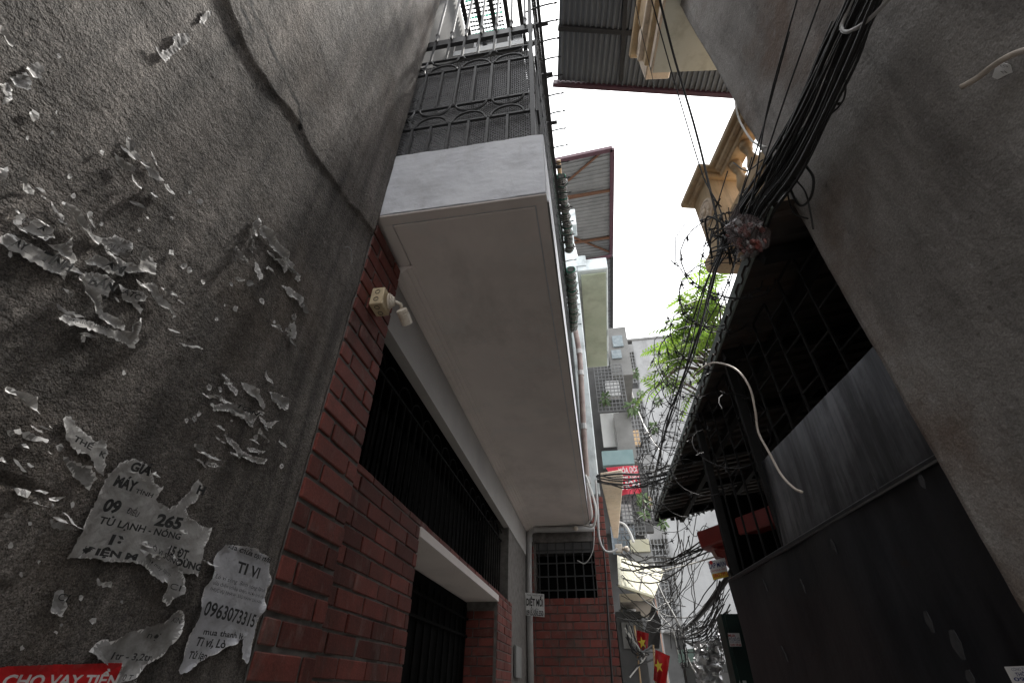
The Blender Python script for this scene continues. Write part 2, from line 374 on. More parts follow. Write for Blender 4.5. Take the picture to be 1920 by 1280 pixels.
for zz in zs:
    for yy in ys: V.append((XL+wall_h(yy,zz), yy, zz))
n = len(ys); k = len(V)
Fc = [(j*n+i, j*n+i+1, (j+1)*n+i+1, (j+1)*n+i) for j in range(len(zs)-1) for i in range(n-1)]
# return the right-hand edge to the core so the coat has a thickness
for zz in zs: V.append((XL-.10, 1.464+.004*noise.noise((zz*9,3,3)), zz))
Fc += [(j*n+n-1, k+j, k+j+1, (j+1)*n+n-1) for j in range(len(zs)-1)]
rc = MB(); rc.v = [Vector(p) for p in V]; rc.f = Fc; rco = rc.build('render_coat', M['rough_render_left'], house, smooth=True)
def tone(y, z):                                # lit coat above the ledge painted paler, its shadow below painted darker
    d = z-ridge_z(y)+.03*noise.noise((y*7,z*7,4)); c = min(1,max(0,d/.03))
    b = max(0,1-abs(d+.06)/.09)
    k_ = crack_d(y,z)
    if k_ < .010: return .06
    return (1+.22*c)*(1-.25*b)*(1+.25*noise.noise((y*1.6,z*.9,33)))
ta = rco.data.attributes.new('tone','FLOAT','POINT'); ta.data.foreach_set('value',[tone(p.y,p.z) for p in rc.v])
MB().box(-1.09,-1.0,-10,-.2,0,7.7).box(-3.9,-1.02,-10,-1.2,7.7,9.5).box(-1.03,-1.0,-.2,1.46,0,1.1).build('wall_unseen', M['facade_grey'], house)  # unseen rear length and raised top added to darken the low alley
W3 = lambda px,py,off=0.: (lambda p: Vector((XL+wall_h(p.y,p.z)+off,p.y,p.z)))(PX(px,py,XL+.015))
# ------------------------------------------------------------------ torn posters
def inside(p, poly):
    c = False; n = len(poly)
    for i in range(n):
        a = poly[i]; b = poly[i-1]
        if (a[1] > p[1]) != (b[1] > p[1]) and p[0] < (b[0]-a[0])*(p[1]-a[1])/(b[1]-a[1])+a[0]: c = not c
    return c
def edist(p, poly):
    best = 9; n = len(poly)
    for i in range(n):
        a = poly[i]; b = poly[(i+1)%n]; dx = b[0]-a[0]; dy = b[1]-a[1]; l = dx*dx+dy*dy
        t = 0 if l == 0 else max(0,min(1,((p[0]-a[0])*dx+(p[1]-a[1])*dy)/l))
        best = min(best, math.hypot(p[0]-a[0]-t*dx, p[1]-a[1]-t*dy))
    return best
class Paper:
    """a torn sheet on the left wall; curl lifts its edges, flap lifts its lower side"""
    def __init__(s, px, curl=.012, crump=.002, step=.007, jag=.0035, flap=0., seed=0, lift0=.0025):
        s.seed = seed; s.curl = curl*1.15; crump *= .45; s.crump = crump; s.flap = flap; s.lift0 = lift0
        base = [(PX(*p,XL).y, PX(*p,XL).z) for p in px]
        pts = []
        for i,a in enumerate(base):
            b = base[(i+1)%len(base)]; L = math.hypot(b[0]-a[0],b[1]-a[1]); n = max(1,int(L/.005))
            for j in range(n):
                t = j/n; x = a[0]+(b[0]-a[0])*t; y = a[1]+(b[1]-a[1])*t
                q = jag*(1 if n > 2 else .4)
                pts.append((x+q*noise.noise((x*150,y*150,seed))*1.6, y+q*noise.noise((x*150,y*150,seed+9.5))*1.6))
        s.poly = pts; s.zmin = min(p[1] for p in pts); s.zmax = max(p[1] for p in pts); s.step = step
    def h(s, y, z):
        d = edist((y,z), s.poly)
        h = s.lift0 + s.crump*(1+fbm(y*28,z*28,s.seed,3)) + s.crump*.8*noise.noise((y*90,z*90,s.seed+4))
        t = max(0,1-d/.020)
        h += s.curl*t*t*max(0,.25+noise.noise((y*22,z*22,s.seed+2))*1.5)
        if s.flap: h += s.flap*max(0,1-(z-s.zmin)/(.45*(s.zmax-s.zmin)))**2
        return wall_h(y,z)+max(.001,h)
    def mesh(s):
        ys = [p[0] for p in s.poly]; co = [Vector(p) for p in s.poly]; n = len(co)
        y = min(ys)
        row = 0
        while y < max(ys):
            z = s.zmin+(row%2)*s.step/2
            while z < s.zmax:
                q = (y+random.uniform(-.2,.2)*s.step, z+random.uniform(-.2,.2)*s.step)
                if inside(q,s.poly) and edist(q,s.poly) > s.step*.35: co.append(Vector(q))
                z += s.step
            y += s.step*.9; row += 1
        r = geometry.delaunay_2d_cdt(co, [], [list(range(n))], 1, 1e-6)
        m = MB(); m.add([(XL+s.h(v[0],v[1]), v[0], v[1]) for v in r[0]], [tuple(f) for f in r[2]])
        bd_ = [edist((v[0],v[1]),s.poly) < 1e-4 for v in r[0]]
        s.rim = [i for i,f in enumerate(r[2]) if sum(bd_[k] for k in f) >= 2 and noise.noise((r[0][f[0]][0]*30,r[0][f[0]][1]*30,s.seed)) > -.12]; return m
def Z1(l): return [(x/2.977,y/2.977) for x,y in l]
def Z2(l): return [(x/2.977,380+y/2.977) for x,y in l]
def Z3(l): return [(x/2.56,780+y/2.56) for x,y in l]
pseed = [0]
def poster(px, label, m='paper', cat='poster', name='torn_poster', texts=(), group=None, **kw):
    pseed[0] += 3.7
    P = Paper(px, seed=pseed[0], **kw)
    o = P.mesh().build(name, M[m], None, smooth=False)
    tag(o, label, cat, group)
    if m.startswith('paper'):
        o.data.materials.append(M['paper_edge'])
        for i in P.rim: o.data.polygons[i].material_index = 1
    for t in texts:
        s, a, b, hpx = t[:4]; opt = t[4] if len(t) > 4 else {}
        A = PX(*a,XL); B = PX(*b,XL); c = PX(a[0],a[1]-hpx,XL); h = max(.004,(c.z-A.z))
        lettering(s, A, B, h, (0,0,1), o, M[opt.get('ink','ink')], (1,0,0), .0115 if opt.get('bold',.03) >= .03 else .007, opt.get('bold',.03), opt.get('slant',0.), lift=lambda p: P.h(p.y,p.z)-0.)
        # letters are placed at wall depth plus relief
    return o
def z1(x,y): return (x/2.977,y/2.977)
def z2(x,y): return (x/2.977,380+y/2.977)
def z3(x,y): return (x/2.56,780+y/2.56)
G = 'torn poster remains on the grey wall'
poster(Z1([(-30,140),(0,150),(30,170),(85,230),(70,265),(40,250),(0,200),(-30,190)]), 'bright torn paper at the top left corner of the left wall', curl=.02)
poster(Z1([(70,430),(150,400),(180,460),(150,500),(90,490)]), 'rounded dull grey paper remnant in a chain of three below the top left corner', 'paper_grey', curl=.008)
poster(Z1([(165,380),(230,340),(268,370),(245,435),(200,430)]), 'dull grey paper remnant at the upper end of the chain of three', 'paper_grey', curl=.016)
poster(Z1([(-10,470),(60,460),(90,500),(40,560),(-10,610)]), 'dull grey paper remnant at the lower end of the chain of three, cut by frame', 'paper_grey', curl=.015)
poster(Z1([(175,640),(200,600),(240,630),(235,660),(205,675)]), 'small crumpled white paper ball below the grey chain of three', curl=.018)
poster(Z1([(880,255),(900,260),(915,285),(950,275),(985,240),(1000,190),(1060,178),(1085,205),(1060,240),(990,300),(940,350),(905,310)]), 'flat L-shaped pale paper patch high on the left wall', 'paper_grey', curl=.004, crump=.003)
poster(Z1([(1130,110),(1165,65),(1200,55),(1195,90),(1150,135),(1130,130)]), 'small pale paper patch above the L-shaped patch', 'paper_grey', curl=.004, crump=.003)
poster(Z1([(715,765),(740,785),(780,845),(800,890),(780,890),(750,860),(725,820)]), 'upper of three slim curled paper slivers on a slanting line mid wall', curl=.016)
poster(Z1([(640,875),(665,876),(700,905),(755,940),(750,957),(700,947),(660,907)]), 'slim curled paper sliver left of the slanting line of three', curl=.016)
poster(Z1([(820,905),(850,912),(890,960),(915,1010),(900,1012),(860,985),(825,935)]), 'longest of three slim curled paper slivers on a slanting line mid wall', curl=.016)
poster(Z1([(912,1030),(945,1025),(952,1055),(965,1065),(960,1092),(935,1075),(925,1055)]), 'lowest of three slim curled paper slivers on a slanting line mid wall', curl=.016)
poster(Z1([(-10,940),(55,930),(50,990),(20,1010),(-10,1005)]), 'crumpled paper lump at the left frame edge above the dark strip', curl=.02)
poster(Z1([(65,995),(110,980),(160,1020),(215,1060),(210,1090),(160,1065),(110,1025)]), 'curled white strip beside the lump at the left frame edge', curl=.022)
poster(Z2([(75,105),(110,60),(150,58),(140,110),(100,130)]), 'folded paper scrap with one black letter above the headline strip', curl=.018, texts=[('Ọ',z2(95,110),z2(135,112),12)])
poster(Z2([(318,5),(345,-4),(420,50),(480,100),(530,170),(585,215),(560,238),(500,190),(420,122),(345,50)]), 'long thin curled white strip slanting down to the word strips', curl=.020, flap=.010)
poster(Z2([(150,130),(200,95),(270,140),(290,200),(230,212),(170,165),(118,152)]), 'torn paper with stray black letter strokes above the first headline strip', curl=.014, texts=[('Á',z2(185,150),z2(225,165),11)])
poster(Z2([(-10,200),(50,170),(120,205),(200,245),(290,290),(360,320),(440,368),(485,402),(440,396),(372,370),(365,430),(340,408),(260,378),(190,340),(120,298),(60,268),(-10,232)]),
       'wide torn headline strip reading AY TINH in heavy black capitals', curl=.005, texts=[('AY',z2(30,240),z2(110,275),22,dict(bold=.04)),('TÍNH',z2(190,320),z2(360,390),26,dict(bold=.04))])
poster(Z2([(270,235),(340,225),(385,198),(385,270),(440,320),(400,345),(330,290)]), 'torn paper with a raised corner above the word TINH', curl=.014)
poster(Z2([(475,322),(540,292),(590,305),(640,340),(705,372),(692,412),(640,398),(560,362),(490,342)]), 'torn strip reading AM in heavy black capitals', curl=.005, texts=[('AM',z2(545,362),z2(665,398),22,dict(bold=.04))])
poster(Z2([(545,180),(600,195),(650,180),(700,205),(738,225),(722,312),(650,292),(600,252)]), 'torn paper with small capitals ending in NHA above the AM strip', 'paper_grey', curl=.012, texts=[('ẠI NHÀ',z2(600,238),z2(722,292),9,dict(bold=.01))])
poster(Z2([(560,262),(620,278),(700,325),(768,352),(765,275),(800,268),(880,335),(870,402),(800,390),(720,390),(660,348)]), 'crumpled folded white paper with a scalloped edge right of the AM strip', curl=.016, crump=.004)
poster(Z2([(470,385),(540,392),(600,405),(642,440),(612,492),(602,525),(550,505),(478,462)]), 'torn paper reading BAN in heavy black capitals', curl=.005, texts=[('BÁN',z2(470,455),z2(610,500),22,dict(bold=.04))])
poster(Z2([(398,415),(450,402),(490,478),(540,528),(575,600),(640,648),(692,688),(682,712),(620,694),(556,642),(500,565),(452,502),(448,470)]), 'narrow twisted paper strip hanging below the BAN scrap', curl=.016, texts=[('Ơ.',z2(520,535),z2(555,560),11)])
poster(Z2([(668,452),(720,485),(790,497),(832,520),(802,550),(770,547),(802,592),(790,617),(740,562),(690,542),(688,500)]), 'torn scrap with the letters ATC right of the BAN scrap', curl=.005, texts=[('ATC',z2(672,505),z2(765,545),14,dict(bold=.02))])
poster(Z2([(308,640),(360,626),(430,645),(520,665),(620,705),(715,722),(712,690),(768,640),(758,730),(746,815),(700,785),(600,745),(480,705),(380,685)]), 'long white strip with faint small print and a folded right corner', curl=.014, flap=.008, texts=[('hợp đồng DALIM',z2(360,660),z2(590,712),10,dict(bold=.0))])
poster(Z2([(718,420),(800,455),(850,445),(885,500),(945,580),(972,640),(950,642),(890,575),(838,498),(780,478),(738,455)]), 'pleated paper tail slanting down right of the ATC scrap', curl=.016, crump=.004)
poster(Z2([(1450,140),(1470,127),(1530,205),(1592,275),(1642,348),(1622,372),(1570,325),(1500,238),(1455,180)]), 'long pleated white strip on the upper right of the left wall', curl=.018)
poster(Z2([(1400,120),(1430,68),(1452,88),(1432,150),(1420,192),(1393,182)]), 'wrinkled paper tuft beside the top of the pleated strip', curl=.018)
poster(Z2([(1533,308),(1570,318),(1612,370),(1592,388),(1548,352)]), 'small curled sliver under the pleated strip', curl=.014)
poster(Z2([(1593,470),(1620,466),(1660,515),(1702,528),(1692,588),(1650,556),(1603,505)]), 'ribbed paper corner below the pleated strip near the brick pier', curl=.016, crump=.004)
poster(Z2([(1630,680),(1650,658),(1664,690),(1658,758),(1606,740),(1640,732)]), 'small folded hook of paper nearest the brick pier', curl=.014)
poster(Z2([(-10,1028),(60,1048),(120,1072),(195,1085),(182,1175),(130,1145),(60,1095),(-10,1052)]), 'thick folded white paper wedge at the left frame edge halfway down', curl=.016, flap=.012)
poster(Z2([(1245,945),(1282,985),(1332,1048),(1322,1078),(1280,1036),(1250,980)]), 'slim slanted sliver at the top of the right hand cluster', curl=.014)
poster(Z2([(1350,1000),(1400,1008),(1450,1056),(1492,1128),(1482,1155),(1420,1096),(1360,1025)]), 'middle slanted sliver of the right hand cluster', curl=.014)
poster(Z2([(1508,1052),(1560,1066),(1608,1098),(1602,1155),(1570,1146),(1518,1090)]), 'right corner piece of the right hand cluster', 'paper_grey', curl=.012)
poster(Z2([(1180,1118),(1220,1122),(1300,1116),(1380,1165),(1442,1178),(1422,1255),(1370,1216),(1290,1166),(1200,1155)]), 'widest ragged piece of the right hand cluster with grey letters', 'paper_grey', curl=.014, texts=[('TOÀN',z2(1300,1140),z2(1420,1190),8)])
poster(Z2([(1458,1188),(1500,1226),(1552,1218),(1522,1258),(1470,1244)]), 'curled scoop of paper at the lower right of the cluster', curl=.018)
poster(Z3([(310,10),(345,-6),(400,64),(470,116),(527,112),(522,190),(512,285),(480,262),(440,185),(380,175),(340,122),(315,44)]), 'torn sheet reading THE K in black serif capitals above the big notice', curl=.005, texts=[('THẾ',z3(335,115),z3(425,165),12,dict(bold=.03)),('K',z3(462,190),z3(492,205),12,dict(bold=.03))])
poster(Z3([(268,195),(330,206),(380,228),(440,236),(462,300),(440,348),(400,315),(338,255)]), 'folded grey tail hanging below the THE K sheet', 'paper_grey', curl=.014)
poster(Z3([(528,290),(560,240),(600,218),(650,200),(712,228),(752,318),(792,340),(762,402),(830,438),(868,420),(918,362),(968,298),(992,340),(962,402),(912,440),(922,490),(1027,540),(1012,590),(985,640),(966,762),(830,738),(660,702),(500,690),(345,676),(440,480)]),
       'large torn notice with bold black lines for fridge and water heater repair', 'paper', curl=.005, crump=.0015, texts=[
       ('GIÁ',z3(615,258),z3(710,285),20,dict(bold=.05)),('MÁY',z3(535,330),z3(640,362),22,dict(bold=.05)),('TÍNH',z3(650,365),z3(735,390),9,dict(bold=.02)),
       ('09',z3(480,450),z3(560,465),26,dict(bold=.05)),('ĐIỀU',z3(610,462),z3(665,485),12,dict(bold=.01)),('265',z3(735,520),z3(862,540),24,dict(bold=.05)),
       ('TỦ LẠNH - NÓNG',z3(465,512),z3(862,592),15,dict(bold=.03)),('lò',z3(515,612),z3(595,622),20,dict(bold=.05)),('15 ĐT',z3(800,660),z3(890,685),18,dict(bold=.04)),
       ('ĐIỆN M',z3(385,655),z3(650,690),14,dict(bold=.05)),('DÙNG',z3(835,712),z3(955,742),14,dict(bold=.05)),('H',z3(940,368),z3(975,378),18,dict(bold=.05))])
poster(Z3([(668,640),(705,660),(740,672),(822,618),(840,690),(882,780),(872,852),(835,870),(800,912),(778,882),(790,812),(720,765)]), 'dangling peeled sheet reading VI SONG over the large notice', 'paper_grey', curl=.016, lift0=.012, texts=[('Ò VI SÓNG',z3(715,640),z3(835,720),11,dict(bold=.01)),('thợ máy lạnh',z3(690,690),z3(800,770),8,dict(bold=0.,slant=.3)),('CI',z3(795,825),z3(845,840),12,dict(bold=0.))])
poster(Z3([(288,850),(330,823),(343,870),(332,962),(238,938),(260,890)]), 'torn corner with the letters CI left of the lowest seam', 'paper_grey', curl=.012, texts=[('CI',z3(285,880),z3(330,890),15,dict(bold=.0))])
poster(Z3([(1080,615),(1140,618),(1240,645),(1296,688),(1304,790),(1275,880),(1230,1050),(1190,1188),(1165,1162),(1177,1065),(1080,1110),(960,1182),(880,1242),(863,1222),(960,930),(1040,680)]),
       'white repair leaflet with phone number beside the brick pier', 'paper_white', cat='leaflet', name='repair_leaflet', curl=.012, crump=.0014, jag=.002, texts=[
       ('sửa chữa tại nhà',z3(1085,628),z3(1288,705),11,dict(bold=.02)),('TI VI',z3(1118,745),z3(1225,778),22,dict(bold=.03)),('Lò vi sóng  Bình nóng lạnh',z3(1030,775),z3(1265,845),9,dict(bold=0.,slant=.25)),
       ('sửa điện (chập cháy), nước (rò rỉ)',z3(1018,805),z3(1258,873),7,dict(bold=0.)),('PHỤC VỤ NHANH, BẢO HÀNH DÀI HẠN',z3(1005,835),z3(1250,900),7,dict(bold=0.)),
       ('0963073315',z3(970,950),z3(1215,1012),28,dict(bold=.02)),('mua thanh lý',z3(970,1045),z3(1160,1068),12,dict(bold=.02)),('Ti vi, Lò',z3(922,1098),z3(1060,1112),17,dict(bold=.03,slant=.15)),('Tủ lạn',z3(890,1160),z3(975,1166),14,dict(bold=.03,slant=.15))])
poster(Z3([(448,1130),(500,1078),(560,1078),(610,1038),(700,1018),(790,988),(850,928),(888,932),(882,990),(842,1082),(790,1152),(720,1186),(640,1255),(560,1290),(600,1195),(520,1190)]),
       'torn rental notice with prices ending in 3,2tr above the red sticker', 'paper_grey', curl=.013, texts=[('1tr - 3,2tr',z3(535,1165),z3(720,1172),14,dict(bold=.02,slant=.15)),('XIN',z3(818,985),z3(862,995),11,dict(bold=.0)),('nợ',z3(705,1062),z3(765,1070),13,dict(bold=.0,slant=.2))])
poster(Z3([(-40,1215),(60,1200),(250,1192),(450,1186),(604,1182),(585,1225),(552,1340),(-40,1340)]), 'red money lending sticker with white capitals at the bottom left corner', 'sticker_red', cat='sticker', name='advert_sticker', curl=.004, crump=.0008, jag=.0008, texts=[('CHO VAY TIỀN',z3(0,1300),z3(548,1290),24,dict(ink='ink_white',bold=.03))])
poster(Z3([(585,1225),(662,1238),(650,1300),(560,1300)]), 'pale paper corner reading O Tru beside the red sticker', 'paper_grey', curl=.006, texts=[('0 Trụ',z3(585,1268),z3(652,1275),13,dict(bold=0.))])
poster(Z3([(18,72),(100,62),(105,86),(30,92)]), 'left half of a thin horizontal strip near the left frame edge', curl=.014)
poster(Z3([(103,72),(170,82),(227,114),(217,128),(120,102)]), 'right half of a thin horizontal strip near the left frame edge', curl=.016)
poster(Z3([(83,345),(130,338),(177,360),(150,388),(100,378)]), 'oval paper flake just above the upper wall seam', 'paper_grey', curl=.012)
poster(Z3([(238,498),(300,506),(357,535),(340,553),(270,532)]), 'crumbly paper flake left of the large notice', 'paper_grey', curl=.012)
poster(Z3([(1083,88),(1120,108),(1170,160),(1230,195),(1284,207),(1272,232),(1220,220),(1160,190),(1108,134)]), 'thin curved strip closing the bottom of the right hand cluster', curl=.012)
poster(Z3([(468,780),(547,798),(542,822),(473,812)]), 'small flat flake above the lowest wall seam', curl=.010)
poster(Z2([(1420,330),(1441,348),(1441,422),(1425,438),(1418,390)]), 'narrow upright flake left of the ribbed paper corner', curl=.012)
# tiny scraps, nothing tells them apart
spots = Z1([(345,310),(580,850),(395,985),(420,1090),(1070,1075),(1115,1125),(330,625),(310,740),(170,770),(515,1190),(580,1245)])+Z2([(832,85),(960,85),(790,150),(960,275),(1025,350),(1055,375),(1130,440),(1303,315),(1285,455),(1310,590),(1245,575),(1530,665),(1595,710),(1640,640),(1670,420),(700,950),(1110,1180),(1300,1215),(60,290),(1165,1030),(1230,1040),(1490,365),(1390,450),(1210,650),(1450,550),(460,760),(570,635)])+Z3([(145,515),(20,205),(300,870),(295,150),(310,1000),(120,1110),(270,425),(355,425),(290,1040),(1210,20),(1300,40),(1240,100),(1120,120),(1360,240),(900,20),(930,10),(60,620),(200,700),(110,760),(470,980),(420,870),(600,890)])
for i,(x,y) in enumerate(spots):
    rr = random.uniform(3,7.5); n = random.randint(5,7); a0 = random.random()*6
    px = [(x+rr*random.uniform(.6,1.2)*math.cos(a0+6.283*j/n)*.9, y+rr*random.uniform(.6,1.3)*math.sin(a0+6.283*j/n)) for j in range(n)]
    poster(px, 'tiny scrap of torn white paper stuck to the left grey wall', random.choice(['paper_grey','paper_grey','paper_grey','paper']), cat='paper scrap', name='paper_scrap', group='tiny paper scraps on the left wall', curl=.006, step=.006)
rs = random.Random(31)
for (x0,x1,y0,y1,n) in ((110,360,390,650,13),(425,580,430,650,14),(365,545,690,860,18),(0,120,330,480,10),(0,150,790,1000,14),(180,300,250,400,8),(230,420,860,1080,10)):
    for _ in range(n):
        x = rs.uniform(x0,x1); y = rs.uniform(y0,y1); L_ = rs.uniform(7,24); w_ = rs.uniform(1.8,4.5); a_ = math.atan2(1300-y,1146-x)*rs.uniform(.7,1.3)+rs.gauss(0,.25); c_,s_ = math.cos(a_),math.sin(a_); b_ = rs.uniform(-3,3)
        px = [(x+c_*u-s_*v, y+s_*u+c_*v) for u,v in ((-L_,0),(-L_*.4,-w_+b_),(L_*.3,-w_*.8+b_),(L_,0),(L_*.4,w_+b_),(-L_*.5,w_*.7+b_))]
        poster(px, 'narrow curled sliver of torn white poster left on the grey wall', rs.choice(['paper','paper_grey','paper_grey']), cat='paper scrap', name='paper_sliver', group='narrow poster slivers on the left wall', curl=.018, step=.006, flap=rs.choice([0,.008,.014]))
# ------------------------------------------------------------------ brick house on the left
bh = thing('brick_house', 'red brick house with barred window, deep doorway and white balcony overhead', 'house', (-2.5,4.5,0))
XB = -1.06
def tilt(o):
    o.rotation_euler.x += random.gauss(0,.006); o.rotation_euler.z += random.gauss(0,.010); o.rotation_euler.y += random.gauss(0,.012)
def courses(parent, fixed, a0, a1, zA, zB, step, zj, L, m, axis='y', depth=.03, face=0., joint=.012, pattern=None, hole=None, n0=0):
    """bricks one by one: axis 'y' for walls along the alley (fixed = face X), 'x' for walls across it (fixed = face Y)"""
    k = math.floor((zA-zj)/step); z = zj+k*step; row = n0
    while z < zB-.02:
        z0 = max(z+joint/2,zA); z1 = min(z+step-joint/2,zB)
        if z1-z0 > .015:
            if pattern: cuts = pattern[row%2]
            else:
                off = (row%2)*L/2; cuts = []; y = a0-off
                while y < a1: cuts.append((y,y+L)); y += L
            for c0,c1 in cuts:
                b0 = max(c0+joint/2,a0); b1 = min(c1-joint/2,a1)
                if b1-b0 < .02: continue
                if hole and hole(b0,b1,z0,z1): continue
                h = z1-z0; jit = random.uniform(-.0025,.0025); cc = (b0+b1)/2; zc = (z0+z1)/2
                me = bmesh_get(b1-b0,depth,h,m)
                if axis == 'y': tilt(piece('brick', me, parent, (fixed-depth/2+jit, cc, zc)))
                else: tilt(piece('brick', me, parent, (cc, fixed+depth/2-jit, zc), math.pi/2))
        z += step; row += 1
# mortar bed and solid wall behind the bricks, leaving door and window openings
DY0,DY1,DZ = 2.84,5.35,2.36
WY0,WY1,WZ0,WZ1 = 1.90,5.95,2.452,3.25
w = MB()
bx_ = XB-.0065
w.box(-1.5,bx_,1.84,DY0,0,WZ0).box(-1.5,bx_,DY0,DY1,DZ,WZ0).box(-1.5,bx_,DY1,7.5,0,WZ0)
w.box(-1.5,bx_,WY1,7.5,WZ0,3.66)
w.build('wall', M['mortar'], bh)
MB().box(-1.5,-1.0085,1.47,1.826,0,3.60).build('pier_core', M['mortar'], bh)
MB().box(-1.13,XB+.002,1.83,7.498,WZ1,3.658).build('window_header', M['header_paint'], bh)
MB().box(-1.5,-1.131,1.85,7.49,WZ1+.10,3.655).build('header_shade_block', M['dark_interior'], bh)  # black block behind the header, shade of the opening put into colour
ub = MB().box(-4,-1.06,1.48,7.49,3.83,8.4); ub.build('upper_wall', M['facade_dark'], bh)
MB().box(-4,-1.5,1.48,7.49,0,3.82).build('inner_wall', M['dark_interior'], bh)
# bricks: pier, wall beside the door, strip above the lintel, far wall, door jamb
pat = [[(1.464,1.564),(1.564,1.83)],[(1.464,1.735),(1.735,1.83)]]
courses(bh, -1.0, 1.466, 1.828, 1.2, 3.62, .0866, 1.700, .265, M['brick_red'], depth=.03, joint=.017, pattern=pat)
courses(bh, XB, 1.845, DY0-.002, 1.2, WZ0, .078, 1.712, .266, M['brick_red'], depth=.026, joint=.010)
courses(bh, XB, DY0, DY1, DZ+.004, WZ0, .078, 1.712, .266, M['brick_red'], depth=.026, joint=.010)
courses(bh, XB, DY1+.002, 6.2, 1.3, WZ0, .078, 1.712, .266, M['brick_red'], depth=.026, joint=.010)
for r in range(12):                             # bricks of the inner jamb, facing the camera
    zc = 1.46+.078*r
    if zc > DZ-.05: break
    cuts = [(-1.39,-1.25),(-1.25,-1.09)] if r%2 else [(-1.39,-1.31),(-1.31,-1.09)]
    for c0,c1 in cuts: piece('brick', bmesh_get(c1-c0-.01,.02,.068,M['brick_red']), bh, ((c0+c1)/2,DY1+.002-.006,zc), math.pi/2)
lb = MB()
for r in range(15):
    zc = .05+.078*r
    for q in range(5): lb.box(-1.08,-1.06,1.85+q*.2,1.85+q*.2+.19,zc-.033,zc+.033)
    for q in range(2): lb.box(-1.03,-1.0,1.47+q*.18,1.47+q*.18+.17,zc-.033,zc+.033)
lo = lb.build('lower_bricks', M['brick_red'], bh); lo['kind'] = 'stuff'
MB().box(XB-.34,XB+.006,DY0,DY1,DZ-.002,DZ+.055).build('lintel', M['soffit_paint'], bh)
# door leaf with its grilles, deep in the doorway
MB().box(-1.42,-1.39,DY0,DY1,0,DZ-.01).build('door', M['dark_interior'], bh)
for i in range(14):
    y = DY0+.1+i*.18
    MB().bar((-1.375,y,1.2),(-1.375,y,2.3),.014).build('door_bar', M['dark_curtain'], bh)
for zz in (1.35,1.62,2.05,2.2): MB().bar((-1.37,DY0+.02,zz),(-1.37,DY1-.02,zz),.02).build('door_bar', M['dark_curtain'], bh)
MB().box(-1.43,-1.072,DY0-.004,DY0,0,DZ-.004).build('jamb', M['mortar'], bh)
# window: dark curtain of slats behind spear-headed bars with arched heads
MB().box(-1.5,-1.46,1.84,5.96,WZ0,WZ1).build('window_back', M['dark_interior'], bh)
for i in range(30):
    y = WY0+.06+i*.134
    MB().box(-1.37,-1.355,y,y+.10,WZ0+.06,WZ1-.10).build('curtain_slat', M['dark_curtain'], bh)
for i in range(34):
    y = WY0+.05+i*.119
    b = MB().bar((-1.16,y,WZ0+.0),(-1.16,y,WZ1-.14),.012)
    b.prism([(-1.16,y-.016,WZ0+.14),(-1.16,y+.016,WZ0+.14),(-1.16,y,WZ0+.20)],(.006,0,0))
    b.build('grille_bar', M['window_iron'], bh)
for i in range(17):
    y = WY0+.05+i*.238
    pts = [(-1.16,y+.119-.119*math.cos(t*math.pi/10),WZ1-.14+.11*math.sin(t*math.pi/10)) for t in range(11)]
    MB().tube(pts,.006,5).build('grille_arch', M['window_iron'], bh)
for zz in (WZ0+.03,WZ1-.15): MB().bar((-1.16,WY0,zz),(-1.16,WY1,zz),.016).build('grille_rail', M['window_iron'], bh)
MB().box(-1.056,-1.030,6.35,6.75,1.75,2.05).build('meter_cover', M['facade_grey'], bh)
# balcony: slab, front and side parapets, moulded soffit
BF, BR, BZ, BT, BE = 1.472, -.09, 3.66, 4.245, 7.49
bal = MB()
def subd_face(x0,x1,y,z0,z1,nx,nz,amp):
    m = MB(); vs = []; 
    for j in range(nz+1):
        for i in range(nx+1):
            x = x0+(x1-x0)*i/nx; z = z0+(z1-z0)*j/nz
            e = min(i,nx-i,j,nz-j)
            vs.append((x, y-amp*(1.2+fbm(x*8,z*11,2,5))-.0025*max(0,noise.noise((x*18,3,z*30))), z+(.004*noise.noise((x*15,0,z))  if j == nz else 0)))
    m.add(vs,[(j*(nx+1)+i,j*(nx+1)+i+1,(j+1)*(nx+1)+i+1,(j+1)*(nx+1)+i) for j in range(nz) for i in range(nx)]); return m
balo = MB().box(-1.06,BR-.003,BF+.09,BE,BZ+.012,3.82).box(-1.06,BR,BF,BF+.09,BZ+.006,BT).box(BR-.10,BR,BF+.09,BE,BZ+.006,BT).build('balcony', M['white_paint'], bh, bevel=.006)
fr = subd_face(-1.058,BR-.004,BF-.001,BZ+.012,BT-.006,120,80,.0024).build('parapet_face', M['white_paint'], balo, smooth=True)
MB().box(-1.058,BR-.002,BF+.002,BF+.062,BZ,BZ+.014).box(BR-.062,BR-.002,BF+.062,BE,BZ,BZ+.014).box(-1.03,-.955,BF+.062,BE,BZ,BZ+.014).build('soffit_border', M['soffit_paint'], balo, bevel=.002)
MB().box(-.948,BR-.070,BF+.070,BE-.05,BZ-.003,BZ+.014).build('soffit_panel', M['soffit_paint'], balo, bevel=.002)
for x1,z0,z1 in ((-.925,-.012,-.0035),(-.945,-.026,-.0125),(-.975,-.044,-.0265),(-1.0,-.058,-.0445),(-1.03,-.070,-.0585)):
    MB().box(-1.057,x1,1.84,BE-.02,BZ+z0,BZ+z1).build('soffit_moulding', M['soffit_paint'], balo, bevel=.003)
MB().bar((BR+.002,BF+.05,BZ+.004),(BR+.002,BE,BZ+.004),.010,.016).build('drip_edge', M['facade_grey'], balo)
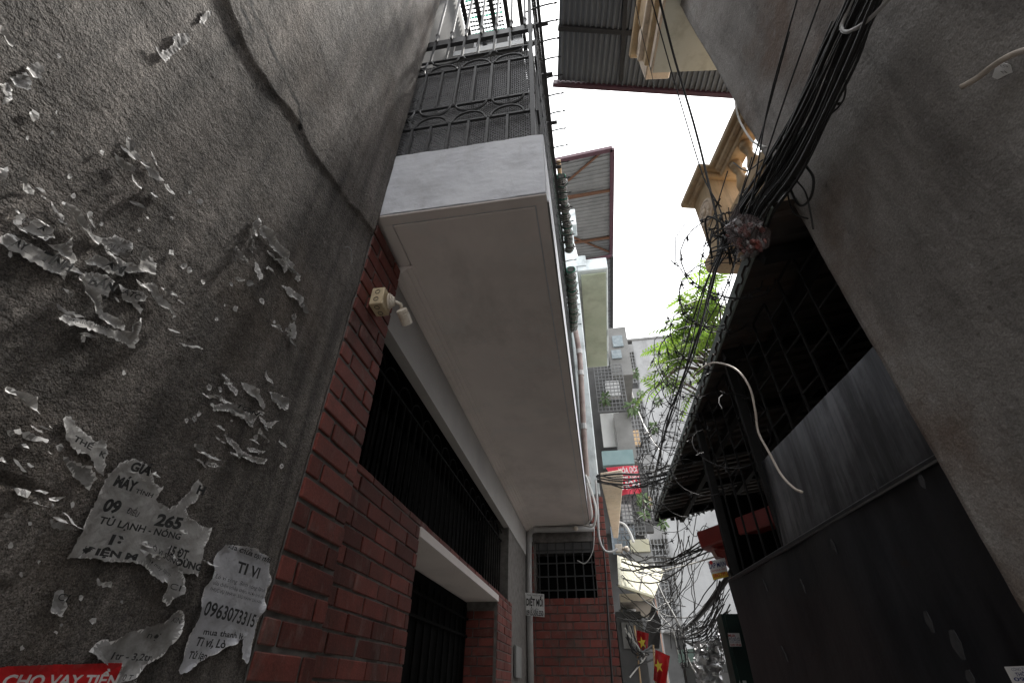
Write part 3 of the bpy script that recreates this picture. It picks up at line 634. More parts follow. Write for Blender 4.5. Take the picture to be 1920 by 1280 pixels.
# ceiling over the balcony room, its edge glazed with a strip of windows
CZ = 7.15
MB().box(-1.058,-.30,2.06,7.45,CZ,CZ+.12).build('ceiling', M['facade_dark'], bh)
wz0 = PY(880,108,2.04).z; wz1 = PY(880,72,2.04).z
uw = MB().box(-1.058,-.28,2.04,2.058,CZ-.02,CZ+.10).box(-1.058,-.28,2.04,2.058,wz1-.05,wz1).build('upper_window', M['shutter_white'], bh)
for i,(x0,x1) in enumerate(((-1.05,-.83),(-.81,-.60),(-.58,-.45),(-.43,-.29))):
    MB().box(x0,x1,2.045,2.055,CZ+.10,wz1-.05).build('pane', M['glass_dark'] if i%2 else M['facade_dark'], uw)
for x in (-.82,-.59,-.44): MB().box(x-.012,x+.012,2.036,2.058,CZ+.10,wz1-.05).build('mullion', M['shutter_white'], uw)
# ------------------------------------------------------------------ iron security cage standing on the balcony
CY = 1.50
cage = thing('security_cage', 'black iron security cage with scrollwork and mesh on the white balcony', 'cage', (-.55,1.5,4.245))
IR = M['grey_iron']
ZA,ZB,ZC,ZD,ZE = 4.60,4.835,5.40,5.61,6.00
for zz in (ZA,ZB,ZC,ZD): MB().bar((-1.05,CY,zz),(-.13,CY,zz),.016,.016).build('rail', IR, cage)
MB().bar((-1.05,CY+.02,ZE),(-.13,CY+.02,ZE),.03,.10).build('beam', M['black_iron'], cage)
MB().bar((-.15,CY,BT-.01),(-.15,CY,8.2),.03,.03).build('corner_post', IR, cage)
xs = [-.958+.1287*i for i in range(7)]
for x in xs[:6]: MB().bar((x,CY,BT-.01),(x,CY,ZA),.016).build('bar', IR, cage)
for x in xs[:6]: MB().bar((x-.0,CY,ZB),(x,CY,ZC),.016).build('bar', IR, cage)
for x in xs[:6]: MB().bar((x,CY,ZD),(x,CY,ZE),.016).build('bar', IR, cage)
for x in xs[:6]+[-.2]:
    b = MB().bar((x+.01,CY-.01,ZE),(x+.01,CY-.01,8.2),.018); b.lathe((x+.01,CY-.01,ZE+.09),(0,0,1),[(0,.01),(.02,.02),(.04,.01)],6); b.build('bar', M['mesh_steel'], cage)
def scroll(x0,x1,za,zb):
    up = [(x0+(x1-x0)*(.5-.5*math.cos(t*math.pi/12)), CY-.004, za+(zb-za)*.46*math.sin(t*math.pi/12)) for t in range(13)]
    dn = [(p[0],p[1],za+zb-p[2]) for p in up]
    MB().tube(up,.0085,5).build('scroll', IR, cage); MB().tube(dn,.0085,5).build('scroll', IR, cage)
for za,zb in ((ZA,ZB),(ZC,ZD)):
    for i in range(-1,4):
        x0 = -.958+.257*i+.02; x1 = x0+.217
        if x1 > -.14: x1 = -.15
        if x0 < -1.05: x0 = -1.05
        scroll(x0,x1,za,zb)
def mesh_panel(name, org, u, v, lu, lv, pitch, r, parent, m):
    org = Vector(org); u = Vector(u); v = Vector(v); mb = MB(); nrm = u.cross(v)
    for sgn in (1,-1):
        c = -lv if sgn > 0 else 0
        while c < lu+ (0 if sgn > 0 else lv):
            t0,t1 = 0,lv
            # x = c + sgn*t
            if sgn > 0: t0 = max(0,-c); t1 = min(lv,lu-c)
            else: t0 = max(0,c-lu); t1 = min(lv,c)
            if t1-t0 > .01:
                a = org+u*(c+sgn*t0)+v*t0; b = org+u*(c+sgn*t1)+v*t1
                mb.bar(a,b,r*2,r,up=nrm)
            c += pitch
    return mb.build(name, m, parent)
mp_ = mesh_panel('mesh_panel', (-1.05,CY+.03,BT-.01),(1,0,0),(0,0,1),.90,ZD-BT,.030,.0036,cage,M['mesh_steel'])
mp_['kind'] = 'stuff'
MB().bar((-1.05,CY+.035,5.08),(-.15,CY+.035,5.12),.008,.012).build('mesh_seam', M['black_iron'], cage)
ms = mesh_panel('mesh_panel', (-.135,CY+.03,BT-.01),(0,1,0),(0,0,1),5.6,1.3,.034,.0034,cage,M['mesh_steel']); ms['kind'] = 'stuff'
for i in range(46): MB().bar((-.12,CY+.1+i*.125,BT-.01),(-.12,CY+.1+i*.125,6.5),.014).build('bar', IR, cage)
for zz in (4.6,5.4,6.0,6.5): MB().bar((-.12,CY,zz),(-.12,7.4,zz),.016).build('rail', IR, cage)
# roof frame of the cage with slats of shade net on top
for i in range(9): MB().bar((-.14,CY+.25+i*.7,8.2),(-1.06,CY+.25+i*.7,8.2),.05,.05).build('roof_bar', M['black_iron'], cage)
for i in range(6): MB().bar((-1.0+i*.17,CY,8.26),(-1.0+i*.17,7.3,8.26),.055,.03).build('roof_bar', M['black_iron'], cage)
def net_sheet(name, label, org, u, v, lu, lv, rows, group=None, dens=.6, m1='net_green', m2='net_dark'):
    """shade net: rows of narrow tape, a few rows bright green"""
    r = thing(name, label, 'net', org, group); a = MB(); b = MB(); org = Vector(org); u = Vector(u); v = Vector(v); nn = u.cross(v).normalized()
    for i in range(rows):
        t = (i+.5)/rows*lv; hh = lv/rows*dens; tgt = a if (i%4 == 0) else b; n = 14
        for k in range(n):
            def pt(q,s): 
                w_ = .02*noise.noise((q*3,t*6,1.3))+.012*noise.noise((q*9,t*20,4))
                return org+u*(q*lu)+v*(t+s*hh/2+w_*.35)+nn*(w_*2)
            q0 = k/n; q1 = (k+.93)/n
            tgt.add([pt(q0,-1),pt(q1,-1),pt(q1,1),pt(q0,1)],[(0,1,2,3)])
    a.build('green_tape', M[m1], r)['kind']='stuff'; b.build('dark_tape', M[m2], r)['kind']='stuff'; return r
net_sheet('shade_net', 'green shade net stretched over the top of the balcony cage', (-1.04,CY+.2,8.30),(1,0,0),(0,1,0),.50,5.0,110,dens=.55)
# ------------------------------------------------------------------ spiked rail and rolled nets along the balcony
rail = thing('spiked_rail', 'long black rail with curved arrow spikes along the balcony side', 'spike rail', (-.04,4,6.6))
RA = PZ(1006,-20,6.6); RBp = PZ(1072,622,6.6)
MB().bar(RA,RBp,.030,.030).build('rail', M['black_iron'], rail)
RD = (RBp-RA).normalized()
nsp = 24
for i in range(nsp):
    t = (i+.35)/nsp; p = RA+(RBp-RA)*(t**1.25)
    L_ = .27; pts = [p+Vector((-.12+L_*q/6, .0, -.07+.09*math.sin(q/6*1.9))) for q in range(7)]
    s_ = MB().tube(pts,[.008]*6+[.005],5)
    tip = pts[-1]; s_.prism([tip+Vector((-.004,-.013,0)),tip+Vector((.032,0,.002)),tip+Vector((-.004,.013,0))],(0,0,.006))
    s_.build('spike', M['black_iron'], rail)
for i in range(9):
    p = RA+(RBp-RA)*((i+.8)/9)**1.2
    MB().bar(p+Vector((-.10,0,-.02)),p+Vector((.075,0,-.02)),.035,.02).build('bracket', M['black_iron'], rail)
def net_roll(name,label,pts,rad,seed,group):
    r = thing(name,label,'net',pts[0],group); P = catmull(pts,14); a = MB(); b = MB(); c_ = MB()
    for i,p in enumerate(P[:-1]):
        q = P[i+1]
        for j in range(3):
            c = p.lerp(q,(j+.5)/3); rr = rad*(1+.5*noise.noise((i*.45+j*.15,3,seed))); d = (q-p).normalized(); x = Vector((1,0,0)); y = d.cross(x).normalized()
            c += Vector((.02*noise.noise((i*.3,1,seed)),0,.02*noise.noise((i*.3,5,seed))))
            ring = [c+x*math.cos(k*math.pi/5)*rr*(1+.25*noise.noise((k,i*.4,seed)))+y*math.sin(k*math.pi/5)*rr+d*.02*noise.noise((k*.7,i,seed)) for k in range(11)]
            n = (i*3+j); (a if n%11 == 0 else (c_ if n%2 else b)).tube(ring,rad*.13,4)
    core = MB().tube(P,[rad*.8*(1+.25*noise.noise((i*.4,2,seed))) for i in range(len(P))],8); core.build('roll_core', M['net_dark'], r)
    for mb_,nm,mm in ((a,'green_tape','net_green'),(b,'dark_tape','net_dark'),(c_,'grey_tape','pvc_grey')): mb_.build(nm, M[mm], r)['kind'] = 'stuff'
net_roll('rolled_net','rolled dark green net tied along the spiked rail, nearer length',[PZ(1052,330,6.7),PZ(1057,380,6.7),PZ(1064,430,6.7),PZ(1068,470,6.7)],.055,3,'rolled nets on the spiked rail')
net_roll('rolled_net','rolled dark green net tied along the spiked rail, farther length',[PZ(1070,505,6.6),PZ(1073,550,6.6),PZ(1076,590,6.6),PZ(1074,618,6.5)],.065,8,'rolled nets on the spiked rail')
net_sheet('shade_net','strip of green net hanging inside the spiked rail', PZ(1034,300,6.3),(.0,1,0),(0,0,1),3.6,.35,26)
MB().tube([PZ(1047,300,6.9),PZ(1052,352,6.75)],.028,8).build('bamboo_pole', M['wood_tan']).update_tag()
tag(bpy.data.objects['bamboo_pole'],'short peeling wooden pole sticking out above the rolled net','pole')
# ------------------------------------------------------------------ lamp on its junction box under the balcony
lb_ = thing('junction_box', 'cream junction box with camera arm on the brick pier', 'junction box', PX(712,575,-.97))
c0 = PX(712,566,-.955)
def ubox(c,ax,ay,az,hx,hy,hz):
    c=Vector(c); ax=Vector(ax)*hx; ay=Vector(ay)*hy; az=Vector(az)*hz
    return [c-ax-ay-az,c+ax-ay-az,c+ax+ay-az,c-ax+ay-az,c-ax-ay+az,c+ax-ay+az,c+ax+ay+az,c-ax+ay+az]
c0 = Vector((-.965, PX(714,566,-.965).y, PX(714,566,-.965).z))
MB().hexa(ubox(c0,(1,0,0),(0,1,0),(0,0,1),.034,.050,.055)).build('box', M['box_yellow'], lb_, bevel=.004)
for dy,dz in ((-.022,.0),(.022,.0)):
    ring = [c0+Vector((.0+ .012*math.cos(a*math.pi/6)*1.0,dy+.012*math.sin(a*math.pi/6),-.0565)) for a in range(13)]
    MB().tube(ring,.0018,4).build('knockout', M['black_iron'], lb_)
for dz in (-.024,.024):
    ring = [c0+Vector((.0+.012*math.cos(a*math.pi/6),-.0515,dz+.012*math.sin(a*math.pi/6))) for a in range(13)]
    MB().tube(ring,.0018,4).build('knockout', M['black_iron'], lb_)
cb = c0+Vector((.034,.010,.008))
MB().lathe(cb,(1,.25,.05),[(0,.040),(.010,.042),(.014,.034),(.020,.034),(.024,.026),(.032,.024),(.036,.012)],16).build('camera_base', M['enamel'], lb_, smooth=False)
e1 = cb+Vector((.036,.010,.0)); e2 = e1+Vector((.020,.018,-.002)); e3 = e2+Vector((.004,.022,-.022))
MB().tube([e1-Vector((.01,.003,0)),e1,e2,e3],.009,8).build('camera_arm', M['enamel'], lb_, smooth=True)
MB().lathe(e3+Vector((-.002,-.010,.0)),(.10,.55,-.30),[(0,.012),(.004,.027),(.020,.029),(.024,.025),(.028,.029),(.085,.029),(.087,.022)],14).build('camera_body', M['enamel'], lb_)
# cable hook and stub on the end of the grey wall
hk = [W3(655,462,.005),W3(658,463,.02),W3(663,470,.018),W3(666,482,.010),W3(668,492,.006)]
tag(MB().tube(catmull(hk,4),.003,5).build('bent_hook', M['pvc_grey']),'tiny bent wire hook at the end of the left grey wall','hook')
# ------------------------------------------------------------------ the next house: brick end wall with barred window
YE = 7.5
nh = thing('corner_house', 'house behind the balcony with brick end wall and pale blue corner column', 'house', (-1.5,9.5,0))
MB().box(-1.06,-.93,YE+.014,YE+.3,0,3.60).box(-.93,-.06,YE+.014,YE+.3,0,2.686).box(-.06,.135,YE+.014,YE+.3,0,4.13).box(-.93,-.06,YE+.014,YE+.3,3.45,3.60).build('wall', M['mortar'], nh)
MB().box(-4,.10,YE+.30,11.5,0,11.2).build('house_body', M['facade_dark'], nh)
courses(nh, YE, -.95, -.06, 1.2, 2.69, .1005, 1.798, .21, M['brick_red_far'], axis='x', depth=.03, joint=.014)
courses(nh, YE, -.055, .15, 1.2, 4.13, .1005, 1.798, .14, M['brick_red_far'], axis='x', depth=.03, joint=.014)
courses(nh, YE, -1.058, -.955, 1.2, 3.4, .1005, 1.798, .21, M['brick_red_far'], axis='x', depth=.03, joint=.014)
lo = MB()
for r in range(11):
    for q in range(5): lo.box(-.95+q*.22,-.95+q*.22+.20,YE,YE+.02,.06+.1*r,.06+.1*r+.085)
lo.build('lower_bricks', M['brick_red_far'], nh)['kind'] = 'stuff'
MB().box(-.93,-.06,YE+.26,YE+.29,2.69,3.45).build('window_back', M['dark_interior'], nh)
for i in range(7): MB().bar((-.88+i*.13,YE+.05,2.69),(-.88+i*.13,YE+.05,3.45),.016).build('window_bar', M['grey_iron'], nh)
for i in range(4): MB().bar((-.93,YE+.045,2.8+i*.18),(-.06,YE+.045,2.8+i*.18),.016).build('window_bar', M['grey_iron'], nh)
MB().box(-.93,-.06,YE+.05,YE+.24,3.30,3.45).build('window_head', M['facade_dark'], nh)
# corner column above the brick, with cap, gutter and the green-painted balcony further up
cx0,cx1 = -.115,.125
MB().box(cx0,cx1,YE,YE+.35,4.14,11.2).box(cx0-.06,cx1+.10,YE-.02,YE+.35,10.7,11.32).box(cx0+.0,cx1+.22,YE-.01,YE+.4,9.28,9.62).build('corner_column', M['concrete_blue'], nh, bevel=.015)
MB().box(-.40,cx0-.03,YE+.02,YE+.28,4.3,10.9).build('column_return', M['concrete_blue'], nh)
gb = MB().box(.128,.80,YE+.01,11.45,9.14,9.50).build('upper_balcony', M['concrete_blue'], nh, bevel=.02)
MB().box(.20,.75,YE+.12,11.35,9.10,9.139).build('balcony_soffit', M['pale_green'], gb)
s0 = MB().prism([(.155,7.42,4.30),(.50,7.32,4.30),(.46,10.8,4.30),(.36,10.8,4.30)],(0,0,.16)).build('canopy_slab', M['ochre_light'], nh, bevel=.01)
pa = PY(1101,640,7.2)
pp = [PY(1079,620,7.25),PY(1086,660,7.25),PY(1089,700,7.25),PY(1094,800,7.3),PY(1100,900,7.3),PY(1105,975,7.3)]
for a,b in zip(pp,pp[1:]):pass
dp = thing('drain_pipe','brown plastic drain pipe running down beside the blue column','pipe',pp[-1])
MB().tube(catmull(pp,6),.052,10).build('pipe', M['pvc_brown'], dp, smooth=True)
for p in (pp[1],pp[2],pp[3],pp[4]): MB().lathe(p-Vector((0,0,.05)),(0,0,1),[(0,.060),(.10,.060)],10).build('pipe_collar', M['pvc_grey'], dp)
# condensate pipe, sign and cables under the balcony's far end
hp = [PY(1115,990,7.40),PY(1040,992,7.40),PY(1002,992,7.42),PY(994,998,7.42),PY(992,1010,7.42),PY(992,1090,7.42),PY(996,1290,7.42)]
wp = thing('waste_pipe','grey plastic waste pipe bending down under the balcony end','pipe',hp[-1])
MB().tube([hp[0],hp[1],hp[2]]+catmull(hp[2:5],4)[1:]+hp[5:],.042,10).build('pipe', M['pvc_grey'], wp, smooth=True)
for p in (hp[2],hp[4]): MB().lathe(p-Vector((0,0,.04)),(0,0,1),[(0,.052),(.07,.052)],10).build('pipe_collar', M['pvc_grey'], wp)
tag(MB().tube([PY(1118,984,7.46),PY(1000,986,7.46),PY(988,992,7.46),PY(986,1100,7.46)],.018,6).build('supply_pipe',M['pvc_grey']),'thin grey supply pipe just above the waste pipe','pipe')
sgn = thing('pest_control_sign','small white sign reading DIET MOI with phone number, on the waste pipe','sign',PY(1003,1155,7.3))
q = [PY(985,1110,7.35),PY(1020,1113,7.35),PY(1021,1156,7.35),PY(986,1153,7.35)]
MB().prism(q,(0,.012,0)).build('board', M['sign_white'], sgn)
yv=(0,0,1); fn=(0,-1,0)
lettering('DIỆT MỐI',PY(987,1134,7.345),PY(1018.5,1136,7.345),.085,yv,sgn,M['ink'],fn,.003,.03)
lettering('tận gốc',PY(994,1142,7.345),PY(1010,1143,7.345),.022,yv,sgn,M['ink'],fn,.003,0.)
lettering('0915.550.550',PY(987,1152,7.345),PY(1019,1154,7.345),.06,yv,sgn,M['ink'],fn,.003,.03)
lettering('PHUN THUỐC MUỖI',PY(988,1116,7.345),PY(1018,1118,7.345),.02,yv,sgn,M['ink'],fn,.003,0.)
# small dome lamp and box at the balcony corner
dl = thing('corner_camera','white box camera with round lens under the balcony far corner','camera',PY(1076,990,7.35))
cc = PY(1076,972,7.40); MB().hexa(ubox(cc,(1,0,0),(0,1,0),(0,0,1),.065,.04,.035)).build('box', M['enamel'], dl, bevel=.006)
for dx in (-.03,.02): MB().lathe(cc+Vector((dx,-.041,0)),(0,-1,0),[(0,.016),(.004,.016)],10).build('knockout', M['facade_grey'], dl)
MB().lathe(PY(1080,990,7.38),(0,-1,-.3),[(0,.03),(.06,.036),(.07,.030)],12).build('lens_tube', M['enamel'], dl, smooth=True)
def cable(label,pts,r,m='cable_black',n=8,name='cable',group=None,cat='cable',seg=5):
    return tag(MB().tube(catmull(pts,n),r,seg).build(name,M[m],None,smooth=True),label,cat,group)
cable('pale cable looping from the balcony edge to the brick corner camera',[PY(1098,890,7.2),PY(1112,930,7.1),PY(1118,960,7.1),PY(1112,985,7.2),PY(1095,985,7.3)],.016,'cable_white')
cable('second pale cable looping tightly at the balcony corner',[PY(1100,905,7.2),PY(1108,945,7.15),PY(1110,970,7.15),PY(1098,983,7.3)],.010,'cable_white')
cable('long pale conduit dropping past the brick pier to the round camera',[PY(1117,900,7.3),PY(1121,960,7.2),PY(1123,1005,7.2),PY(1132,1030,7.2),PY(1146,1034,7.25),PY(1157,1028,7.3)],.018,'pvc_grey')
cable('black cable hanging straight down the brick pier face',[PY(1130,1010,7.45),PY(1136,1080,7.45),PY(1141,1170,7.45),PY(1149,1290,7.45)],.014)
cable('thin looped cable below the balcony corner',[PY(1114,990,7.3),PY(1112,1030,7.3),PY(1098,1055,7.3),PY(1082,1050,7.3)],.007,'pvc_grey')
rcam = thing('round_camera','small white round camera fixed to the brick pier edge','camera',PY(1165,1030,7.4))
p = PY(1160,1028,7.42); MB().hexa(ubox(p,(1,0,0),(0,1,0),(0,0,1),.05,.04,.055)).build('box', M['enamel'], rcam, bevel=.006)
MB().lathe(p+Vector((.05,-.02,-.01)),(1,-.7,-.2),[(0,.02),(.05,.02),(.055,.038),(.10,.038),(.105,.02)],12).build('camera_body', M['enamel'], rcam, smooth=True)
# ------------------------------------------------------------------ right-hand grey house
rh = thing('cement_house', 'smooth dark grey cement house wall leaning over the right foreground', 'house', R(-3,-1.5,0))
MB().rbox(-12,-.004,-3,-.03,0,7.4).rbox(-12,-3.2,-2.9,-.02,7.4,9.5).build('wall_core', M['render_right'], rh)  # unseen length behind the camera, raised to keep light out of the alley
V=[];Fc=[]; ss=np.linspace(-2.6,0,150); zz_=np.linspace(1.0,7.4,330)
for z in zz_:
    for s in ss:
        h=.008*noise.noise((s*1.3,z*1.3,5))+.004*noise.noise((s*4,z*4,8))+.0014*fbm(s*14,z*14,3,3)
        V.append(R(s, h, z))
n=len(ss); k=len(V)
Fc=[(j*n+i,(j+1)*n+i,(j+1)*n+i+1,j*n+i+1) for j in range(len(zz_)-1) for i in range(n-1)]
for z in zz_: V.append(R(.0,-.05,z))
Fc+=[(j*n+n-1,(j+1)*n+n-1,k+j+1,k+j) for j in range(len(zz_)-1)]
m_=MB(); m_.v=[Vector(p) for p in V]; m_.f=Fc; m_.build('render_coat', M['render_right'], rh, smooth=True)
MB().rbox(-12,-2.6,-.03,0,0,7.4).rbox(-2.6,-.004,-.03,0,0,1.0).build('wall_unseen', M['render_right'], rh)  # rear stretch is out of view, lengthened to cut the light
# upper balcony of that house with its cornice, pale soffit and pedestal
def so(px,py,z): p=PZ(px,py,z)-RO; return p.dot(RS),p.dot(RN)
ZS=6.2; s1,o1=so(1224,137,ZS)
ub=MB().rbox(-3.2,s1,-.9,o1,ZS,ZS+.14).build('upper_balcony', M['plaster_pale'], rh)
MB().rbox(-3.2,s1-.003,o1-.03,o1+.022,ZS+.004,ZS+.10).build('cornice', M['ochre_light'], ub, bevel=.008)
sa,oa=so(1198,131,ZS+.26)
MB().rbox(-3.2,s1+.004,-.6,max(oa-.02,o1+.05),ZS+.142,ZS+.27).build('cornice', M['ochre_paint'], ub, bevel=.012)
MB().rbox(-3.2,s1+.012,-.6,max(oa+.02,o1+.09),ZS+.272,ZS+.33).build('cornice', M['ochre_light'], ub, bevel=.008)
MB().rbox(-3.2,s1-.10,-.3,oa-.06,ZS+.332,ZS+.95).build('parapet', M['ochre_paint'], ub)
sp,op=so(1180,98,ZS+1.0)
MB().rbox(sp-.55,sp,op-.30,op-.06,ZS+.332,ZS+.93).build('pedestal', M['ochre_light'], ub, bevel=.01)
MB().rbox(sp-.62,sp+.04,op-.34,op,ZS+.932,ZS+1.02).build('coping', M['ochre_paint'], ub, bevel=.01)
MB().rbox(-3.2,sp-.62,op-.30,op-.05,ZS+.94,ZS+1.01).build('coping', M['ochre_paint'], ub, bevel=.01)
MB().lathe(R(sp-.27,op-.07,ZS+.63),RN,[(0,.14),(.03,.13),(.04,.10),(.06,.08),(.07,.03)],14).build('rosette', M['ochre_light'], ub)
MB().rbox(-1.2,s1-.30,-.55,o1-.32,ZS-.05,ZS-.004).build('soffit_panel', M['plaster_pale'], ub, bevel=.02)
MB().rbox(-2.6,-1.0,-.4,op-.1,ZS+1.03,ZS+1.7).build('upper_wall', M['purple_paint'], rh)
# ------------------------------------------------------------------ corrugated sheets
def corrugated(name, m, parent, A, B, C, D, ribs, amp, thick=.004):
    """A-B is the edge across the ribs, D-C the opposite one"""
    A,B,C,D=map(Vector,(A,B,C,D)); nrm=(B-A).cross(D-A).normalized(); mb=MB(); prof=[(0,0),(.42,0),(.52,1),(.80,1),(.90,0)]
    us=[]; 
    for i in range(ribs):
        for u,h in prof: us.append(((i+u)/ribs,h))
    us.append((1,0)); vs=[]
    for u,h in us:
        vs.append(A.lerp(B,u)+nrm*h*amp); vs.append(D.lerp(C,u)+nrm*h*amp)
    mb.add(vs,[(2*i,2*i+2,2*i+3,2*i+1) for i in range(len(us)-1)])
    return mb.build(name,m,parent)
tr=thing('canopy_roof','dark corrugated metal canopy with purple edge jutting over the alley, top centre','roof',(1.1,2,7.9))
A=PZ(1045,150,8.0); B=PZ(1375,176,7.75); A2=PZ(1049,0,8.0); d=(A2-A)*1.9; 
corrugated('sheet',M['sheet_steel'],tr,A,B,B+d,A+d,34,.03)
MB().bar(A+Vector((-.06,.02,-.03)),B+Vector((.1,.02,-.03)),.05,.11).build('fascia',M['maroon_steel'],tr)
pA=PZ(1046,52,7.95); pB=PZ(1170,60,7.9); MB().bar(pA,pA+(pB-pA)*2.4,.05,.07).build('purlin',M['black_iron'],tr)
pA=PZ(1164,150,7.9); pB=PZ(1172,0,7.9); MB().bar(pA,pA+(pB-pA)*1.8,.05,.07).build('rafter',M['black_iron'],tr)
# ------------------------------------------------------------------ ochre balustrade house
bd=Vector((-.237,.9715,0)); bn=Vector((-.9715,-.237,0)); C0=PZ(1275,385,5.5)
bl=thing('balustrade_house','ochre house balcony with turned balusters and a rosette pedestal, upper right','house',(2.6,3,0))
def BQ(s,o,z): return C0+bd*s+bn*o+Vector((0,0,z-5.5))
def bbox(mb,s0,s1,o0,o1,z0,z1): return mb.hexa([BQ(s0,o0,z0),BQ(s1,o0,z0),BQ(s1,o1,z0),BQ(s0,o1,z0),BQ(s0,o0,z1),BQ(s1,o0,z1),BQ(s1,o1,z1),BQ(s0,o1,z1)])
# s grows away from the camera; the pedestal ends the rail at its far end
bbox(MB(),-.46,.0,-.46,0,5.45,5.51).build('pedestal_cap',M['ochre_paint'],bl,bevel=.01)
bbox(MB(),-.42,-.04,-.42,-.04,5.39,5.448).build('pedestal_cap',M['ochre_paint'],bl,bevel=.015)
bbox(MB(),-.38,-.08,-.38,-.08,4.66,5.388).build('pedestal',M['ochre_paint'],bl,bevel=.008)
bbox(MB(),-.44,-.02,-.44,-.02,4.52,4.658).build('pedestal_base',M['ochre_paint'],bl,bevel=.02)
ros=MB(); rc_=BQ(-.23,-.079,5.10)
ros.lathe(rc_,bn,[(0,.125),(.012,.125),(.016,.108),(.008,.100)],20)
for i in range(9):
    a=i*6.283/9; u=bd*math.cos(a)+Vector((0,0,1))*math.sin(a)
    ros.lathe(rc_+u*.06,bn,[(0,.036),(.018,.030),(.026,.012)],7)
ros.lathe(rc_,bn,[(0,.035),(.03,.028),(.036,.01)],8); ros.build('rosette',M['ochre_light'],bl)
for o0,o1,z0,z1,bv in ((-.36,-.10,5.44,5.50,.01),(-.33,-.13,5.36,5.438,.02),(-.30,-.16,5.30,5.358,.01)):
    bbox(MB(),-2.6,-.46,o0,o1,z0,z1).build('handrail',M['ochre_paint'],bl,bevel=bv)
bbox(MB(),-2.6,-.44,-.32,-.13,4.78,4.87).build('bottom_rail',M['ochre_paint'],bl,bevel=.01)
bbox(MB(),-2.6,-.44,-1.6,-.16,4.40,4.778).build('floor_edge',M['ochre_paint'],bl)
for i in range(11):
    b0=BQ(-.60-i*.185,-.225,4.87)
    MB().lathe(b0,(0,0,1),[(0,.055),(.04,.055),(.05,.034),(.09,.060),(.15,.062),(.22,.040),(.29,.026),(.33,.040),(.35,.026),(.37,.050),(.43,.050)],10).build('baluster',M['ochre_paint'],bl,smooth=True)
bbox(MB(),-2.8,-.3,-3.4,-1.6,0,4.39).build('house_body',M['facade_dark'],bl)
# ------------------------------------------------------------------ black steel fence
bf=thing('steel_fence','black sheet steel fence with galvanised upper panel at the right of the alley','fence',R(1,-.05,0))
zt=1.6+ (2.22-1.6)
def sheet(name,m,par,s0,s1,z0,z1,o0,o1,nx=24,nz=12,amp=.004,seed=0.):
    mb=MB(); vs=[]
    for j in range(nz+1):
        for i in range(nx+1):
            s=s0+(s1-s0)*i/nx; z=z0+(z1-z0)*j/nz; o=o0+(o1-o0)*j/nz
            vs.append(R(s,o+amp*noise.noise((s*2.2,z*2.2,seed)),z))
    mb.add(vs,[(j*(nx+1)+i,(j+1)*(nx+1)+i,(j+1)*(nx+1)+i+1,j*(nx+1)+i+1) for j in range(nz) for i in range(nx)])
    return mb.build(name,m,par,smooth=True)
sheet('sheet',M['steel_black'],bf,.004,2.12,0,zt,-.035,-.03,30,26,.020,1)
MB().rbox(.004,2.12,-.06,-.048,0,zt-.004).build('backing',M['steel_black'],bf)
MB().rbox(.004,2.12,-.046,-.016,zt-.002,zt+.022).build('top_rail',M['steel_black'],bf,bevel=.006)
sheet('upper_panel',M['steel_galv'],bf,.004,1.22,zt+.02,2.71,-.03,-.055,22,14,.008,6)
MB().rbox(.004,1.22,-.085,-.070,zt+.024,2.70).build('backing',M['steel_black'],bf)
MB().rbox(1.222,1.25,-.08,-.03,zt+.02,3.45).build('post',mat('lattice_iron',(.009,.009,.009),(.014,.013,.013),20,.8,spec=.2),bf)
MB().rbox(2.08,2.125,-.10,-.05,0,3.4).build('post',mat('lattice_iron',(.009,.009,.009),(.014,.013,.013),20,.8,spec=.2),bf)
for (px,py,l,w_) in [(1632,885,40,9),(1725,890,26,9),(1558,1010,28,10),(1500,1085,26,9),(1735,1145,40,10),(1785,1180,55,15),(1465,1210,30,8),(1430,1085,22,8),(1815,1255,32,11)]:
    a=PR(px,py,-.018); b=PR(px+.42*l,py+l,-.018); dz=(b-a); u=RS*(w_/520.)
    q=[a-u*.3,a+u*.5,a.lerp(b,.5)+u,b+u*.3,b-u*.2,a.lerp(b,.5)-u*.6]
    MB().prism(q,RN*.0015).build('glue_mark',mat('glue',(.028,.028,.031),(.046,.046,.05),40,.8),bf)
# iron lattice above the panel: uprights with staggered cross bars
lt=thing('iron_lattice','dark iron lattice of upright and staggered bars above the steel panel','grille',R(1.5,-.1,2.7))
gi=M['grey_iron']
gi=mat('lattice_iron',(.009,.009,.009),(.014,.013,.013),20,.8,spec=.2)
for i in range(11): MB().bar(R(.1+i*.19,-.10,zt+.02 if i>5 else 2.72),R(.1+i*.19,-.10,3.46),.011).build('upright',gi,lt)
for i in range(10):
    for j in range(3):
        z=2.85+j*.25+(i%2)*.12
        MB().bar(R(.1+i*.19,-.10,z),R(.29+i*.19,-.10,z),.010).build('cross_bar',gi,lt)
# lean-to roof over the yard behind the fence
lr=thing('lean_to_roof','low corrugated lean-to roof edged with barbed wire above the steel fence','roof',R(2.5,-.8,3.4))
E0=PZ(1436,384,3.5); E1=PZ(1226,970,3.5); ed=(E1-E0).normalized(); en=Vector((ed.y,-ed.x,0)); 
if en.x<0: en=-en
corrugated('sheet',mat('old_sheet',(.035,.030,.028),(.06,.05,.047),3,.7,.1,c3=(.075,.042,.03),s3=2),lr,E0+en*.0,E1,E1+en*1.75+Vector((0,0,.30)),E0+en*1.75+Vector((0,0,.30)),36,.025)
MB().bar(E0+en*.02+Vector((0,0,.02)),E1+en*.02+Vector((0,0,.02)),.012,.10).build('fascia',mat('fascia_green',(.16,.19,.18),(.24,.27,.25),3,.6),lr)
for i in range(6):
    a=E0.lerp(E1,.06+i*.18)+Vector((0,0,-.05)); MB().bar(a+en*.05,a+en*1.7+Vector((0,0,.27)),.05,.07).build('rafter',M['lattice_iron'],lr)
